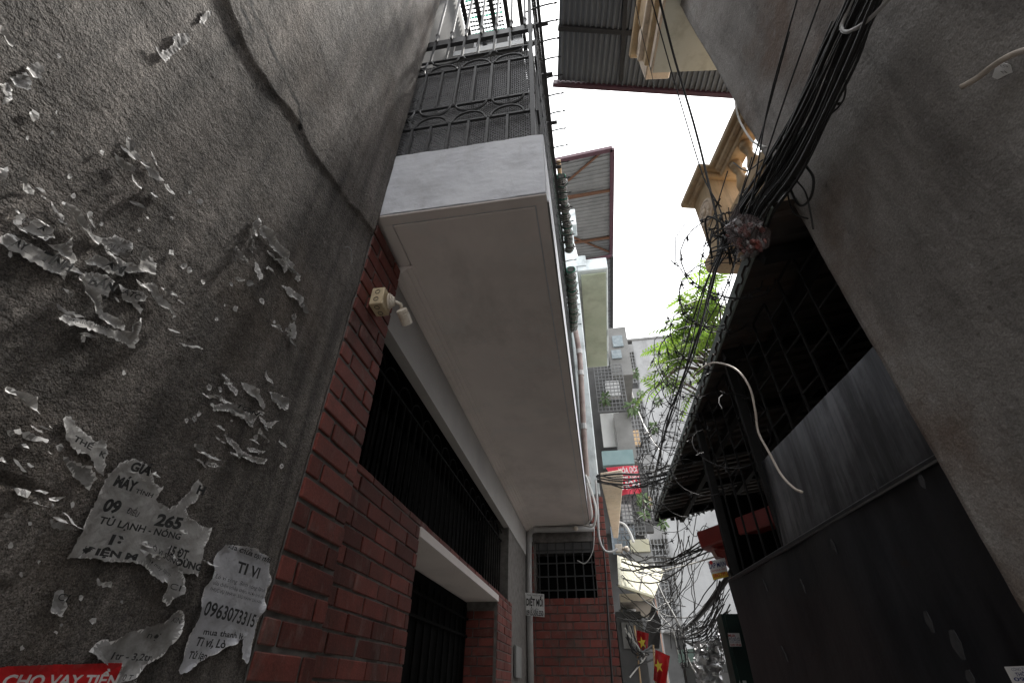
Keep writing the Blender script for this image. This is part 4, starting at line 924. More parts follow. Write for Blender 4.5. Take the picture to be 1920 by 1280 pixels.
for t in (.35,.9,1.5): MB().bar(E0+en*t+Vector((0,0,.17*t-.10)),E1+en*t+Vector((0,0,.17*t-.10)),.05,.06).build('purlin',M['lattice_iron'],lr)
tn=MB(); 
q=E1-ed*.01
for i in range(26):
    a=q+en*(i*.067)+Vector((0,0,.17*i*.067+.0)); tn.prism([a,a+en*.067,a+en*.06+Vector((0,0,-.03-random.random()*.06)),a+en*.01+Vector((0,0,-.03-random.random()*.06))],ed*.006)
tn.build('torn_edge',M['black_iron'],lr)
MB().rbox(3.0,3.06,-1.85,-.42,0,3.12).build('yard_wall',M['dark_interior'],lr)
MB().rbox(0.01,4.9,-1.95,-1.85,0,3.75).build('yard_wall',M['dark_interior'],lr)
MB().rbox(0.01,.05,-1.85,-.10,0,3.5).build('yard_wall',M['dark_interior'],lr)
# ------------------------------------------------------------------ barbed wire
bwm=M['black_iron']
barb=MB().tube([(-.030,.004,-.008),(0,0,0),(.030,-.004,.008)],.0032,4).tube([(.004,-.026,.012),(0,0,0),(-.004,.026,-.012)],.0032,4).tube([(-.008,0,0),(.008,0,0)],.008,5)
barbm=barb.build('barb',bwm); bme=barbm.data; bpy.data.objects.remove(barbm)
def barbed(label,pts,r,step,group='barbed wire along the right-hand roof'):
    t=thing('barbed_wire',label,'barbed wire',pts[0],group)
    MB().tube(pts,r,5).build('wire',bwm,t)
    acc=0
    for a,b in zip(pts,pts[1:]):
        acc+=(b-a).length
        if acc>step:
            acc=0; o=piece('barb',bme,t,b); o.rotation_euler=(random.random()*6,random.random()*6,random.random()*6)
    return t
pts=[]; turns=13
for i in range(turns*22+1):
    t=i/(turns*22); c=E0.lerp(E1,.05+.93*t)+Vector((0,0,.12))+en*(-.03); a=i/22*6.283; rr=.25+.05*noise.noise((t*14,2,1))+.03*math.sin(t*31)
    pts.append(c+en*math.cos(a)*rr+Vector((0,0,1))*math.sin(a)*rr*.95+ed*(.10*noise.noise((t*20,5,3))))
barbed('coiled barbed wire looping all along the lean-to roof edge',pts,.0038,.15)
pts2=[p+en*(.08*noise.noise((i*.11,1,9))-.05)+Vector((0,0,.12*noise.noise((i*.09,4,9)))) for i,p in enumerate(pts)][7::2]
barbed('second looser coil tangled into the roof edge coil',[pts2[0]]+pts2,.003,.2)
for i,(o0,z0) in enumerate(((-.10,.30),(-.02,.06),(.05,.40))):
    p=[E0.lerp(E1,q/16)+en*(o0+.07*noise.noise((q*.7,i,1)))+Vector((0,0,z0+.09*noise.noise((q*.8,i,5)))) for q in range(17)]
    barbed(['straight barbed strand on the outer side of the coil','straight barbed strand low along the roof edge','straight barbed strand on top of the coil'][i],catmull(p,3),.0032,.2)
pts=[]
for i in range(6*20+1):
    t=i/120; c=R(1.0+3.6*t,-.02,2.95+.15*t); a=i/20*6.283; rr=.20
    pts.append(c+RN*math.cos(a)*rr+Vector((0,0,1))*math.sin(a)*rr+RS*(.08*noise.noise((t*15,7,3))))
barbed('second barbed wire coil sagging in front of the iron lattice',pts,.003,.2)
pts=[PY(x,y,5.6) for x,y in ((1270,960),(1290,990),(1305,1005),(1320,985),(1335,1000),(1325,1025),(1300,1030),(1290,1050))]
barbed('short tangle of barbed wire beyond the roof end',catmull(pts,6),.004,.18)
# ------------------------------------------------------------------ cable bundle on the right wall
def along_eave(k,rng_): return [E0.lerp(E1,t)+en*(-.04+rng_.uniform(-.13,.03))+Vector((0,0,.04+rng_.uniform(-.04,.24))) for t in k]
cbn=thing('cable_bundle','thick bundle of black cables slung along the right grey wall','cable bundle',PR(1440,370,.15))
rng=random.Random(4)
spine=[(1690,-130),(1632,-10),(1582,100),(1530,215),(1478,312),(1428,388),(1392,448),(1372,500)]
def sp(off,jx=0.,jy=0.,amp=0.):
    return [PR(x+jx+amp*rng.uniform(-1,1),y+jy+amp*rng.uniform(-1,1),off) for x,y in spine]
MB().tube(catmull([PR(x,y,.08) for x,y in [(1680,-90),(1628,20),(1572,140),(1515,255),(1462,345),(1420,405),(1404,440),(1398,470)]],8),[.022]*8+[.032]*16+[.050]*16+[.050]*10+[.040]*7,10).build('main_cable',M['cable_black'],cbn,smooth=True)
for i in range(26):
    j=rng.uniform(-34,22); P_=sp(.10+rng.uniform(0,.07),j,j*.45,5)
    if rng.random()<.5: P_=P_[:-1]+[PR(1372+rng.uniform(-30,20),470+rng.uniform(-25,25),.2)]
    P_=P_[:-1]+(along_eave((.12,.3,.5,.75,.98),rng) if i%13==0 else along_eave((.05,.085),rng))
    MB().tube(catmull(P_,6),rng.choice([.004,.005,.006,.008]),5).build('cable',M['cable_black'],cbn,smooth=True)
for i,(a,b,c) in enumerate([((1500,-20),(1440,200),(1400,400)),((1545,-20),(1470,190),(1395,420)),((1480,60),(1425,260),(1370,440)),((1560,40),(1478,240),(1380,470))]):
    MB().tube(catmull([PR(*a,.12),PR(*b,.16),PR(*c,.2)]+along_eave((.14,.35,.6,.97) if i==1 else (.05,.08),rng),10),.004,5).build('cable',M['cable_black'],cbn,smooth=True)
MB().tube(catmull([PR(1605,-20,.15),PR(1590,20,.16),PR(1578,50,.17),PR(1590,60,.17),PR(1625,40,.16),PR(1665,0,.15),PR(1690,-40,.15)],8),.007,6).build('loose_cable',M['pvc_grey'],cbn,smooth=True)
for pts,r in (([(1575,130),(1585,155),(1580,190),(1550,220),(1520,235),(1490,250)],.004),([(1545,190),(1555,195),(1575,195)],.006),([(1520,235),(1500,290),(1490,330),(1510,360),(1520,400),(1525,430)],.004),
              ([(1470,300),(1480,350),(1500,385),(1520,370),(1525,335),(1510,310)],.006),([(1490,260),(1505,300),(1520,280)],.003),([(1430,300),(1400,320),(1375,305)],.004),([(1470,320),(1478,370),(1490,400),(1515,410)],.004)):
    MB().tube(catmull([PR(x,y,.05) for x,y in pts],7),r,5).build('loose_cable',M['cable_black'],cbn,smooth=True)
for x,y in ((1545,95),(1555,160),(1460,283),(1440,310)):
    p=PR(x,y,.14); MB().tube([p+RS*.05,p,p-RS*.05+Vector((0,0,.02))],.009,5).tube([p-Vector((0,0,.03)),p+Vector((0,0,.03))],.006,5).build('cable_tie',M['cable_black'],cbn)
# wires crossing the white sky
cable('thick black wire falling across the sky from the top right',[PZ(1222,-60,5.6),PZ(1262,100,5.4),PZ(1300,230,5.0),PZ(1325,330,4.6),PZ(1346,440,4.1)]+along_eave((.2,.5,.97),random.Random(2)),.009)
cable('second black wire beside the thick one across the sky',[PZ(1205,-60,5.7),PZ(1252,110,5.4),PZ(1290,240,5.0),PZ(1318,330,4.6),PZ(1356,430,4.1)]+along_eave((.2,.5,.97),random.Random(3)),.005)
cable('hair-thin wire curving down the middle of the sky',[PY(1243,250,14),PY(1255,330,14),PY(1268,420,14),PY(1278,500,14),PY(1290,600,14)],.010,'pvc_grey')
cable('hair-thin wire crossing the metal canopy',[PZ(1186,-20,5.9),PZ(1205,70,5.9),PZ(1222,140,5.8),PZ(1226,168,5.8)],.003,'cable_black')
cable('thin white cable along the ochre house wall edge',[PR(1378,190,.02),PR(1385,222,.02),PR(1400,250,.02),PR(1415,268,.02),PR(1436,276,.03)],.006,'cable_white')
cable('pale bent wire curving down over the steel fence',[PR(x,y,.14) for x,y in ((1300,705),(1322,686),(1345,680),(1380,692),(1405,725),(1416,770),(1422,810),(1443,850),(1465,890),(1488,914),(1504,922))],.0062,'conduit_beige')
cable('beige conduit end sticking out of the right grey wall',[PR(x,y,o) for x,y,o in ((1801,164,.05),(1830,148,.035),(1856,128,.03),(1880,112,.03),(1905,100,.02),(1960,84,.02))],.0085,'conduit_beige',cat='conduit',name='conduit')
q=[PR(x,y,.012) for x,y in ((1862,145),(1868,128),(1880,117),(1895,122),(1899,136),(1885,142),(1872,149))]
sc=MB().prism(q,RN*.003).build('paper_scrap',M['paper_edge']); tag(sc,'torn paper scrap with letters under the beige conduit','paper scrap')
lettering('CO',PR(1880,127,.015),PR(1892,126,.015),.014,(0,0,1),sc,M['ink'],RN,.001,.0); lettering('N',PR(1882,138,.015),PR(1890,137,.015),.014,(0,0,1),sc,M['ink'],RN,.001,.0)
sg=thing('advert_label','small blue and white printed label at the bottom right corner','label',PR(1910,1275,0))
q=[PR(x,y,-.012) for x,y in ((1884,1249),(1960,1246),(1990,1330),(1928,1335))]; MB().prism(q,RN*.002).build('sheet',M['sign_white'],sg)
lettering('CÔNG TY CP',PR(1900,1257,-.01),PR(1935,1255,-.01),.006,(0,0,1),sg,M['ink_blue'],RN,.003,.0)
lettering('THÔNG',PR(1908,1267,-.01),PR(1940,1265,-.01),.008,(0,0,1),sg,M['ink_blue'],RN,.003,.02)
lettering('0981',PR(1905,1276,-.01),PR(1945,1275,-.01),.008,(0,0,1),sg,M['ink_blue'],RN,.003,.02)
# plastic bag caught in the cables
bg_=thing('plastic_bag','clear plastic bag with red and white contents caught in the cables','bag',PR(1400,475,.2))
bc=PR(1398,440,.22)
def blob(c,r,sx,sy,sz,seed,amp,sub=3):
    bm=bmesh.new(); bmesh.ops.create_icosphere(bm,subdivisions=sub,radius=1); mb=MB(); vs=[]
    for v in bm.verts:
        p=v.co; k=1+amp*noise.noise((p.x*1.9+seed,p.y*1.9,p.z*1.9))+amp*.5*noise.noise((p.x*5+seed,p.y*5,p.z*5)); vs.append(Vector(c)+Vector((p.x*sx,p.y*sy,p.z*sz))*r*k)
    fs=[tuple(v.index for v in f.verts) for f in bm.faces]; bm.free(); mb.add(vs,fs); return mb
for i in range(44):
    p=bc+RS*max(-.06,min(.06,rng.gauss(0,.032)))+Vector((0,0,max(-.10,min(.08,rng.gauss(-.02,.06)))))+RN*rng.gauss(0,.03)
    blob(p,rng.uniform(.007,.019),rng.uniform(.4,1.0),rng.uniform(.4,1.0),rng.uniform(.7,1.7),i*3,.8,2).build('contents',M['bag_red'] if i%4 else M['paper_grey'],bg_,smooth=False)
fl=mat('bag_film',(.3,.3,.3)); t_=fl.node_tree; tp_=t_.nodes.new('ShaderNodeBsdfTransparent'); mx_=t_.nodes.new('ShaderNodeMixShader'); mx_.inputs[0].default_value=.62
o_=t_.nodes['Material Output']; s_=o_.inputs[0].links[0].from_socket; t_.links.new(s_,mx_.inputs[1]); t_.links.new(tp_.outputs[0],mx_.inputs[2]); t_.links.new(mx_.outputs[0],o_.inputs[0])
blob(bc+Vector((0,0,-.01)),.095,.8,.8,1.25,7,.5,3).build('film',fl,bg_)
neck=bc+Vector((0,0,.10)); MB().prism([neck+RS*-.02,neck+RS*.03,neck+RS*.05+Vector((0,0,.09)),neck+RS*-.05+Vector((0,0,.08))],RN*.02).build('film',fl,bg_)
# ------------------------------------------------------------------ awnings of the corner house roof
aw=thing('rooftop_awning','maroon-edged corrugated awning on rusty rafters above the blue column','awning',(.6,9.5,13.8))
ZW=13.8; a=PZ(1040,302,ZW); b=PZ(1148,279,ZW); c=PZ(1146,482,ZW); d_=PZ(1085,490,ZW)
corrugated('sheet',mat('awning_sheet',(.20,.205,.21),(.28,.285,.29),2,.5,.2),aw,a+Vector((0,0,.06)),d_+Vector((0,0,.06)),c+Vector((0,0,.06)),b+Vector((0,0,.06)),30,.03)
for p,q in ((a,b),(b,c),(c,d_)): MB().bar(p,q,.12,.12).build('edge_frame',M['maroon_steel'],aw)
for t in (.33,.78):
    MB().bar(a.lerp(d_,t),b.lerp(c,t),.07,.07).build('rafter',M['rust'],aw)
for p,q in ((a.lerp(d_,.22),b.lerp(a,.15)),(a.lerp(d_,.72),b.lerp(c,.95))): MB().bar(p,q,.05,.05).build('brace',M['rust'],aw)
for p,q in ((a.lerp(d_,.30),b.lerp(c,.33)),): MB().bar(p+Vector((0,0,-.1)),q,.06,.06).build('brace',M['rust'],aw)
aw2=thing('rear_awning','narrow dark awning edge behind the maroon one','awning',(1,13,13.4))
a=PZ(1098,490,13.2); b=PZ(1147,480,13.2); c=PZ(1147,645,13.2); d_=PZ(1137,645,13.2)
corrugated('sheet',M['sheet_steel'],aw2,a,d_,c,b,22,.03); MB().bar(b,c,.10,.14).build('edge_frame',M['black_iron'],aw2); MB().bar(a,b,.08,.1).build('edge_frame',M['maroon_steel'],aw2)
# ------------------------------------------------------------------ far house with cages
Y3=12.5
fh=thing('caged_house','narrow far house hung with window cages, plants and a red banner','house',(.8,13.5,0))
def pyb(mb,x0,x1,y0,y1,Y,d): # box whose face is at Y, from a picture-like rectangle on that plane
    p=PY(x0,y1,Y); q=PY(x1,y0,Y); return mb.box(min(p.x,q.x),max(p.x,q.x),Y,Y+d,min(p.z,q.z),max(p.z,q.z))
xa=PY(1112,760,Y3).x; xb=PY(1176,760,Y3).x
MB().box(xa-.6,xb,Y3+.7,Y3+5,0,11.4).build('house_body',M['facade_dark'],fh)
MB().box(PY(1142,650,Y3).x,PY(1180,650,Y3).x,Y3+.2,Y3+3,9.6,11.5).build('upper_room',M['facade_grey'],fh)
pyb(MB(),1150,1166,628,650,Y3+.15,.06).build('window_pane',mat('pane_blue',(.16,.20,.22),(.26,.30,.32),9,.3),fh)
pyb(MB(),1148,1164,655,672,Y3+.15,.06).build('window_pane',MATS['pane_blue'],fh)
def cage_y(parent,x0,x1,z0,z1,Y,nx,nz,r,dep,m):
    for i in range(nx+1):
        x=x0+(x1-x0)*i/nx; MB().bar((x,Y,z0),(x,Y,z1),r).build('cage_bar',m,parent)
    for j in range(nz+1):
        z=z0+(z1-z0)*j/nz; MB().bar((x0,Y-.004,z),(x1,Y-.004,z),r).bar((x1,Y,z),(x1,Y+dep,z),r).build('cage_bar',m,parent)
steel=mat('cage_steel',(.13,.133,.136),(.20,.203,.206),6,.6,.1)
z0=PY(1150,770,Y3).z; z1=PY(1150,684,Y3).z
cage_y(fh,PY(1118,730,Y3).x,PY(1172,730,Y3).x,z0,z1,Y3,8,13,.020,.7,steel)
pyb(MB(),1138,1160,712,742,Y3+.35,.25).build('air_conditioner',mat('ac_white',(.5,.51,.51),(.6,.6,.6),4,.6),fh)
pyb(MB(),1132,1160,773,838,Y3+.2,.03).build('sky_gap_panel',M['sky_gap_white'],fh)  # bright panel standing in for the sky seen through the lattice
pyb(MB(),1163,1181,772,866,Y3-.1,.5).build('concrete_post',M['facade_grey'],fh)
pyb(MB(),1131,1186,842,872,Y3-.15,.25).build('teal_panel',M['teal_panel'],fh)
pyb(MB(),1118,1205,866,1000,Y3+.5,.2).build('window_back',M['facade_dark'],fh)
cage_y(fh,PY(1160,965,Y3).x,PY(1206,965,Y3).x,PY(1180,1003,Y3).z,PY(1180,930,Y3).z,Y3,7,10,.018,.6,steel)
pyb(MB(),1168,1184,944,978,Y3+.3,.25).build('air_conditioner',MATS['ac_white'],fh)
pyb(MB(),1150,1188,985,1035,Y3+.25,.2).build('blue_wall',mat('pale_blue',(.30,.36,.42),(.38,.44,.50),2,.8),fh)
pyb(MB(),1184,1216,1010,1034,Y3-.05,.3).build('cream_box',M['cream_plastic'],fh)
pyb(MB(),1188,1222,1034,1070,Y3+.0,.3).build('concrete_block',M['facade_grey'],fh)
cage_y(fh,PY(1158,1010,Y3).x,PY(1190,1010,Y3).x,PY(1170,1036,Y3).z,PY(1170,985,Y3).z,Y3+.1,4,4,.025,.2,steel)
MB().box(-.2,1.3,Y3+.9,Y3+1.4,0,4.2).build('lower_wall',mat('pink_wall',(.36,.22,.17),(.44,.28,.22),2,.85),fh)
for i in range(4): pyb(MB(),1198+i*9,1203+i*9,1150,1280,Y3+.85,.1).build('window_strip',M['facade_dark'],fh)
# red banner
bn_=thing('red_banner','red cloth banner with white letters hung on the far caged house','banner',PY(1170,928,Y3-.2))
def cloth(px,Y,nu,nv,fold,seed,amp=.05):
    a,b,c,d=[PY(x,y,Y) for x,y in px]; mb=MB(); vs=[]
    for j in range(nv+1):
        for i in range(nu+1):
            u=i/nu; v=j/nv; p=a.lerp(b,u).lerp(d.lerp(c,u),v); p.y+=amp*math.sin(u*fold+seed+v*1.3)*(.3+.7*v)+amp*.5*noise.noise((u*4,v*4,seed)); vs.append(p)
    mb.add(vs,[(j*(nu+1)+i,j*(nu+1)+i+1,(j+1)*(nu+1)+i+1,(j+1)*(nu+1)+i) for j in range(nv) for i in range(nu)]); return mb
cloth(((1136,876),(1196,872),(1203,924),(1166,928)),Y3-.25,14,8,7,1).build('cloth',M['banner_red'],bn_,smooth=True)
lettering('HOH',PY(1167,917,Y3-.4),PY(1200,914,Y3-.4),.20,(0,0,1),bn_,M['ink_white'],fn,.01,.04)
lettering('PHÒNG',PY(1164,899,Y3-.4),PY(1198,896,Y3-.4),.10,(0,0,1),bn_,M['ink_white'],fn,.01,.02)
lettering('XÓA ĐÓI',PY(1160,888,Y3-.4),PY(1195,884,Y3-.4),.14,(0,0,1),bn_,M['ink_white'],fn,.01,.03)
# ------------------------------------------------------------------ grey tower at the end with its column of caged balconies
Y4=22.
tw=thing('grey_tower','tall pale grey cement building closing the alley, caged balconies on its left edge','building',(6,25,0))
tx=2.27; ttop=17.7
MB().box(tx+.75,14,Y4,Y4+7,0,ttop).box(tx+.8,14.02,Y4-.01,Y4,0,0.1).build('wall',M['tower_grey'],tw)
MB().box(tx,tx+.75,Y4+.9,Y4+7,0,ttop).build('recess_wall',M['facade_dark'],tw)
MB().box(tx+.05,14.1,Y4-.06,Y4+7,ttop,ttop+.12).build('roof_edge',M['tower_stain'],tw)
for z0,z1,cm in ((14.9,16.9,'tower_grey'),(10.9,14.0,'purple_paint'),(7.9,10.3,'tower_grey'),(4.1,7.0,'tower_grey')):
    MB().box(tx,tx+.748,Y4-.02,Y4+.9,z1,z1+.55).build('balcony_slab',M['tower_stain'],tw)
    nz=int((z1-z0)/.22); cage_y(tw,tx,tx+.74,z0,z1,Y4-.05,5,nz,.030,.8,steel)
MB().box(tx,tx+.748,Y4-.02,Y4+.9,3.6,4.05).build('balcony_slab',M['tower_stain'],tw)
pyb(MB(),1185,1198,806,834,Y4+.3,.2).build('timber_boards',M['wood_tan'],tw)
pyb(MB(),1210,1220,930,950,Y4+.3,.2).build('timber_boards',M['wood_tan'],tw)
cable('white rain pipe running down the caged balcony corner',[PY(1161,642,Y4-.6),PY(1180,720,Y4-.6),PY(1205,790,Y4-.6),PY(1240,850,15)],.03,'cable_white')
cable('second white pipe below the caged balconies',[PY(1209,1005,Y4-.8),PY(1218,1040,Y4-.8),PY(1228,1064,Y4-.8)],.05,'cable_white')
# ------------------------------------------------------------------ cream awning and slab over the lane
ca=thing('cream_awning','cream plastic awning on black straps beside the brick pier','awning',PY(1200,1090,8.6))
A,B,C,D=PY(1157,1040,9.0),PY(1246,1068,9.6),PY(1226,1119,8.4),PY(1160,1097,8.0)
corrugated('sheet',M['cream_plastic'],ca,A,B,C,D,10,.006)
for t in (.55,): MB().bar(A.lerp(B,t)-Vector((0,0,.02)),D.lerp(C,t)-Vector((0,0,.02)),.045,.02).build('strap',M['black_iron'],ca)
MB().bar(A.lerp(D,.45)-Vector((0,0,.02)),B.lerp(C,.25)-Vector((0,0,.02)),.04,.02).build('strap',M['black_iron'],ca)
MB().bar(D,C,.04,.03).build('edge',M['cream_plastic'],ca)
ps=thing('porch_slab','beige porch slab with a round ceiling lamp below the cream awning','porch',PY(1190,1160,9.2))
q=[PY(1163,1128,9.0),PY(1224,1126,9.0)]; zz=q[0].z; q2=[PZ(1216,1157,zz),PZ(1165,1157,zz)]
MB().prism([q[0],q[1],q2[0],q2[1]],(0,0,.12)).build('slab',mat('beige_render',(.42,.37,.32),(.48,.43,.38),2,.8),ps)
MB().lathe(PZ(1180,1142,zz-.01),(0,0,-1),[(0,.12),(.05,.10),(.09,.04)],14).build('lamp_dome',M['sign_white'],ps,smooth=True)
MB().box(.2,.62,9.3,11.8,0,zz-.1).build('porch_wall',M['facade_dark'],ps)
for i in range(5): pyb(MB(),1170+i*8,1173+i*8,1166,1215,9.28,.015).build('slat',M['facade_grey'],ps)
MB().prism([PY(1224,1130,9),PY(1240,1165,9.2),PY(1236,1215,9.4),PY(1216,1215,9.4),PY(1210,1180,9.2)],(0,.2,0)).build('rolled_tarpaulin',M['black_iron'],ps)
# ------------------------------------------------------------------ flags
def flag(label,px,Y,star,seed,fold):
    f=thing('national_flag',label,'flag',PY(*px[3],Y),'red flags with yellow star')
    cloth(px,Y,14,12,fold,seed,.05).build('cloth',M['flag_red'],f,smooth=True)
    c=PY(*star,Y-.09); pts=[]
    for i in range(10):
        r=.085 if i%2==0 else .034; a_=math.pi/2+i*math.pi/5+.1; pts.append(c+Vector((r*.75*math.cos(a_),0,r*math.sin(a_))))
    MB().prism(pts,(0,.006,0)).build('star',M['flag_yellow'],f)
    a=PY(*px[0],Y); MB().tube([a+Vector((-.02,.02,.06)),PY(*px[3],Y)+Vector((-.02,.02,-.6))],.014,6).build('pole',M['wood_tan'],f)
flag('red flag with yellow star hanging under the porch slab',((1193,1180),(1216,1187),(1214,1224),(1196,1219)),8.8,(1204,1204),.5,5)
flag('larger red flag with yellow star drooping at the bottom edge',((1229,1217),(1256,1229),(1247,1290),(1225,1274)),8.5,(1235,1248),2.2,8)
# ------------------------------------------------------------------ end of the lane on the right: green shed, signs, foil ducts
gs=thing('green_shed','dark green sheet metal shed wall beyond the steel fence','shed',(1.6,5.4,0))
gx=PY(1352,1152,5.2).x; gz=PY(1365,1150,5.2).z
MB().box(gx,2.6,5.2,5.45,0,gz).build('wall',M['green_steel'],gs)
for i in range(9): MB().box(gx+.03+i*.12,gx+.05+i*.12,5.185,5.199,0,gz-.01).build('sheet_rib',M['green_steel'],gs)
for px,py in ((1358,1260),(1392,1275)): pyb(MB(),px,px+7,py,py+25,5.19,.008).build('paper_label',M['sign_white'],gs)
s2=thing('wood_buyer_sign','white notice with blue and red letters on the green shed','sign',PY(1378,1211,5.1))
q=[PY(1365,1186,5.12),PY(1386,1186,5.12),PY(1391,1211,5.12),PY(1369,1211,5.12)]; MB().prism(q,(0,.01,0)).build('board',M['sign_white'],s2)
lettering('MUA',PY(1366,1193,5.12),PY(1379,1193,5.12),.018,(0,0,1),s2,M['ink_red'],fn,.003,.03)
lettering('ĐỒ GỖ CŨ',PY(1368,1200,5.12),PY(1388,1200,5.12),.020,(0,0,1),s2,M['ink_blue'],fn,.003,.02)
lettering('PHẾ LIỆU',PY(1369,1204,5.12),PY(1387,1204,5.12),.010,(0,0,1),s2,M['ink_blue'],fn,.003,.0)
lettering('0389.189.66',PY(1370,1210,5.12),PY(1390,1210,5.12),.016,(0,0,1),s2,M['ink_red'],fn,.003,.02)
s3=thing('internet_sign','white and yellow notice reading LAP MAN under the red beam','sign',PY(1345,1087,4.3))
q=[PY(1327,1052,4.3),PY(1359,1045,4.3),PY(1366,1080,4.3),PY(1338,1087,4.3)]; MB().prism(q,(0,.008,0)).build('board',M['sign_white'],s3)
q=[PY(1334.5,1076,4.297),PY(1363.5,1070,4.297),PY(1366,1080,4.297),PY(1338,1087,4.297)]; MB().prism(q,(0,-.002,0)).build('yellow_band',M['sign_yellow'],s3)
lettering('LẮP MẠN',PY(1330,1066,4.3),PY(1361,1060,4.3),.036,(.05,0,1),s3,M['ink_blue'],fn,.006,.02)
lettering('CAMERA WIFI',PY(1332,1073,4.3),PY(1362,1067,4.3),.014,(.05,0,1),s3,M['ink_red'],fn,.006,.0)
lettering('0865.799.2',PY(1338,1083,4.3),PY(1365,1077,4.3),.026,(.05,0,1),s3,M['ink_red'],fn,.008,.02)
MB().lathe(PY(1333,1054,4.295),(0,-1,0),[(0,.014),(.003,.014)],12).build('logo',M['ink_red'],s3)
rb=thing('red_beam','dark red lacquered gate beam under the lean-to roof','beam',PY(1380,1030,4.8))
p0=PY(1318,1015,5.0); p1=PY(1460,965,4.5); MB().bar(p0,p1,.16,.15).build('beam',M['red_lacquer'],rb,bevel=.01)
pts=[PY(1322,1025,4.98),PY(1338,1030,4.98),PY(1345,1042,4.98),PY(1362,1048,4.98),PY(1372,1060,4.98),PY(1440,1040,4.75),PY(1440,1005,4.75)]
MB().prism(pts,(0,.12,0)).build('bracket',M['red_lacquer'],rb)
# foil-wrapped ducts and razor wire at the end of the lane
fd=thing('foil_ducts','crumpled silver foil ducts crossing the lane end','duct',PY(1320,1230,7))
def rough_tube(pts,r,amp,n=10):
    mb=MB().tube(catmull(pts,24),r,16); 
    for v in mb.v: v+=Vector((noise.noise(v*26),noise.noise(v*26+Vector((9,0,0))),noise.noise(v*26+Vector((0,7,0)))))*amp*1.5
    return mb
rough_tube([PY(1313,1205,7),PY(1318,1225,7),PY(1313,1250,7),PY(1322,1285,7)],.06,.05).build('duct',M['foil'],fd)
rough_tube([PY(1336,1195,7),PY(1347,1208,7),PY(1338,1225,7),PY(1340,1255,7),PY(1346,1285,7)],.055,.05).build('duct',M['foil'],fd)
rough_tube([PY(1318,1228,7.05),PY(1335,1235,7.05),PY(1355,1230,7.05)],.04,.03).build('duct',M['foil'],fd)
pts=[]
for i in range(9*18+1):
    t=i/162; c=PY(1262,1212,8).lerp(PY(1352,1200,7.2),t); a=i/18*6.283; pts.append(c+Vector((.03*math.sin(a*.3),math.cos(a)*.24,math.sin(a)*.24)))
barbed('razor wire coil above the lane end beside the foil ducts',pts,.006,.09,group='razor wire at the lane end')
ll=thing('lane_end_wall','low wall with pale green slats closing the lane','wall',(1.9,8.5,0))
MB().box(1.05,3,8.2,8.5,0,PY(1300,1240,8.2).z).build('wall',M['facade_dark'],ll)
for i in range(3): MB().bar(PY(1272,1222+i*8,8.1),PY(1352,1214+i*8,8.0),.04,.05).build('slat',mat('slat_green',(.30,.42,.38),(.38,.50,.45),4,.6),ll)
# ------------------------------------------------------------------ lane cables
lc=thing('lane_cables','web of black cables strung between both sides of the lane end','cable bundle',PY(1290,1150,7))
rg=random.Random(9)
for i in range(30):
    a=PY(1366+rg.uniform(-18,4),1088+rg.uniform(-20,70),5.6+rg.random()); b=PY(1262+rg.uniform(-6,22),1186+rg.uniform(-8,6),9+rg.random()*1.5)
    MB().tube(sag(a,b,rg.uniform(.02,.30),14,.05),rg.choice([.005,.006,.008]),4).build('cable',M['cable_black'],lc)
MB().tube(sag(PY(1372,1070,5.5),PY(1278,1184,9.5),.05,14),.03,6).build('main_cable',M['cable_black'],lc)
for i in range(16):
    a=PY(1160+rg.uniform(-4,10),1020+rg.uniform(-20,150),8.0+rg.random()); b=PY(rg.choice([1275,1285,1262,1362])+rg.uniform(-14,14),1186-rg.random()*140,7.5+rg.random()*2)
    MB().tube(sag(a,b,rg.uniform(.02,.28),12,.08),rg.choice([.006,.008,.010]),4).build('cable',M['cable_black'],lc)
for i in range(14):
    a=PY(1300+rg.uniform(-60,60),960+rg.uniform(0,60),6.5+rg.random()); b=PY(1255+rg.uniform(-20,80),1150+rg.uniform(-30,30),8+rg.random()*2)
    MB().tube(sag(a,b,rg.uniform(.0,.12),10,.10),rg.choice([.005,.007]),4).build('cable',M['cable_black'],lc)
for i in range(7):
    a=PY(1330,1002+rg.uniform(-6,50),5.5); b=PY(1165,1052+rg.uniform(-20,30),8.4); MB().tube(sag(a,b,rg.uniform(.05,.25),12,.05),.008,4).build('cable',M['cable_black'],lc)
for i in range(7):
    a=PY(1120,890+rg.uniform(-4,14),7.2); b=PY(1290,870+rg.uniform(-6,14),5.0); MB().tube(sag(a,b,.06+.1*rg.random(),12,.05),rg.choice([.006,.010]),4).build('cable',M['cable_black'],lc)
cable('long white cable snaking down through the lane end',[PY(1232,1092,8),PY(1245,1120,8),PY(1262,1150,8),PY(1276,1178,8),PY(1282,1210,8),PY(1295,1245,8),PY(1325,1290,8)],.014,'cable_white')
cable('thinner white cable left of the long one',[PY(1222,1126,8.6),PY(1240,1155,8.6),PY(1262,1182,8.6),PY(1276,1240,8.6),PY(1300,1262,8.6)],.008,'cable_white')
cable('white cable stretched across in front of the cream awning',[PY(1195,1082,8),PY(1230,1072,8),PY(1290,1058,7),PY(1345,1042,5.4)],.009,'cable_white')
for k in range(9):
    x=1185+k*3; tg=[PY(1170+rg.uniform(0,20),1175+rg.uniform(-20,20),8.6),PY(1190+rg.uniform(-10,20),1210+rg.uniform(-15,15),8.6),PY(1225+rg.uniform(-30,20),1212+rg.uniform(-12,20),8.8),PY(1180+rg.uniform(-5,30),1240+rg.uniform(-15,30),8.6)]
    MB().tube(catmull(tg,7),rg.choice([.008,.012]),4).build('tangled_cable',M['cable_black'] if k%3 else M['cable_white'],lc)
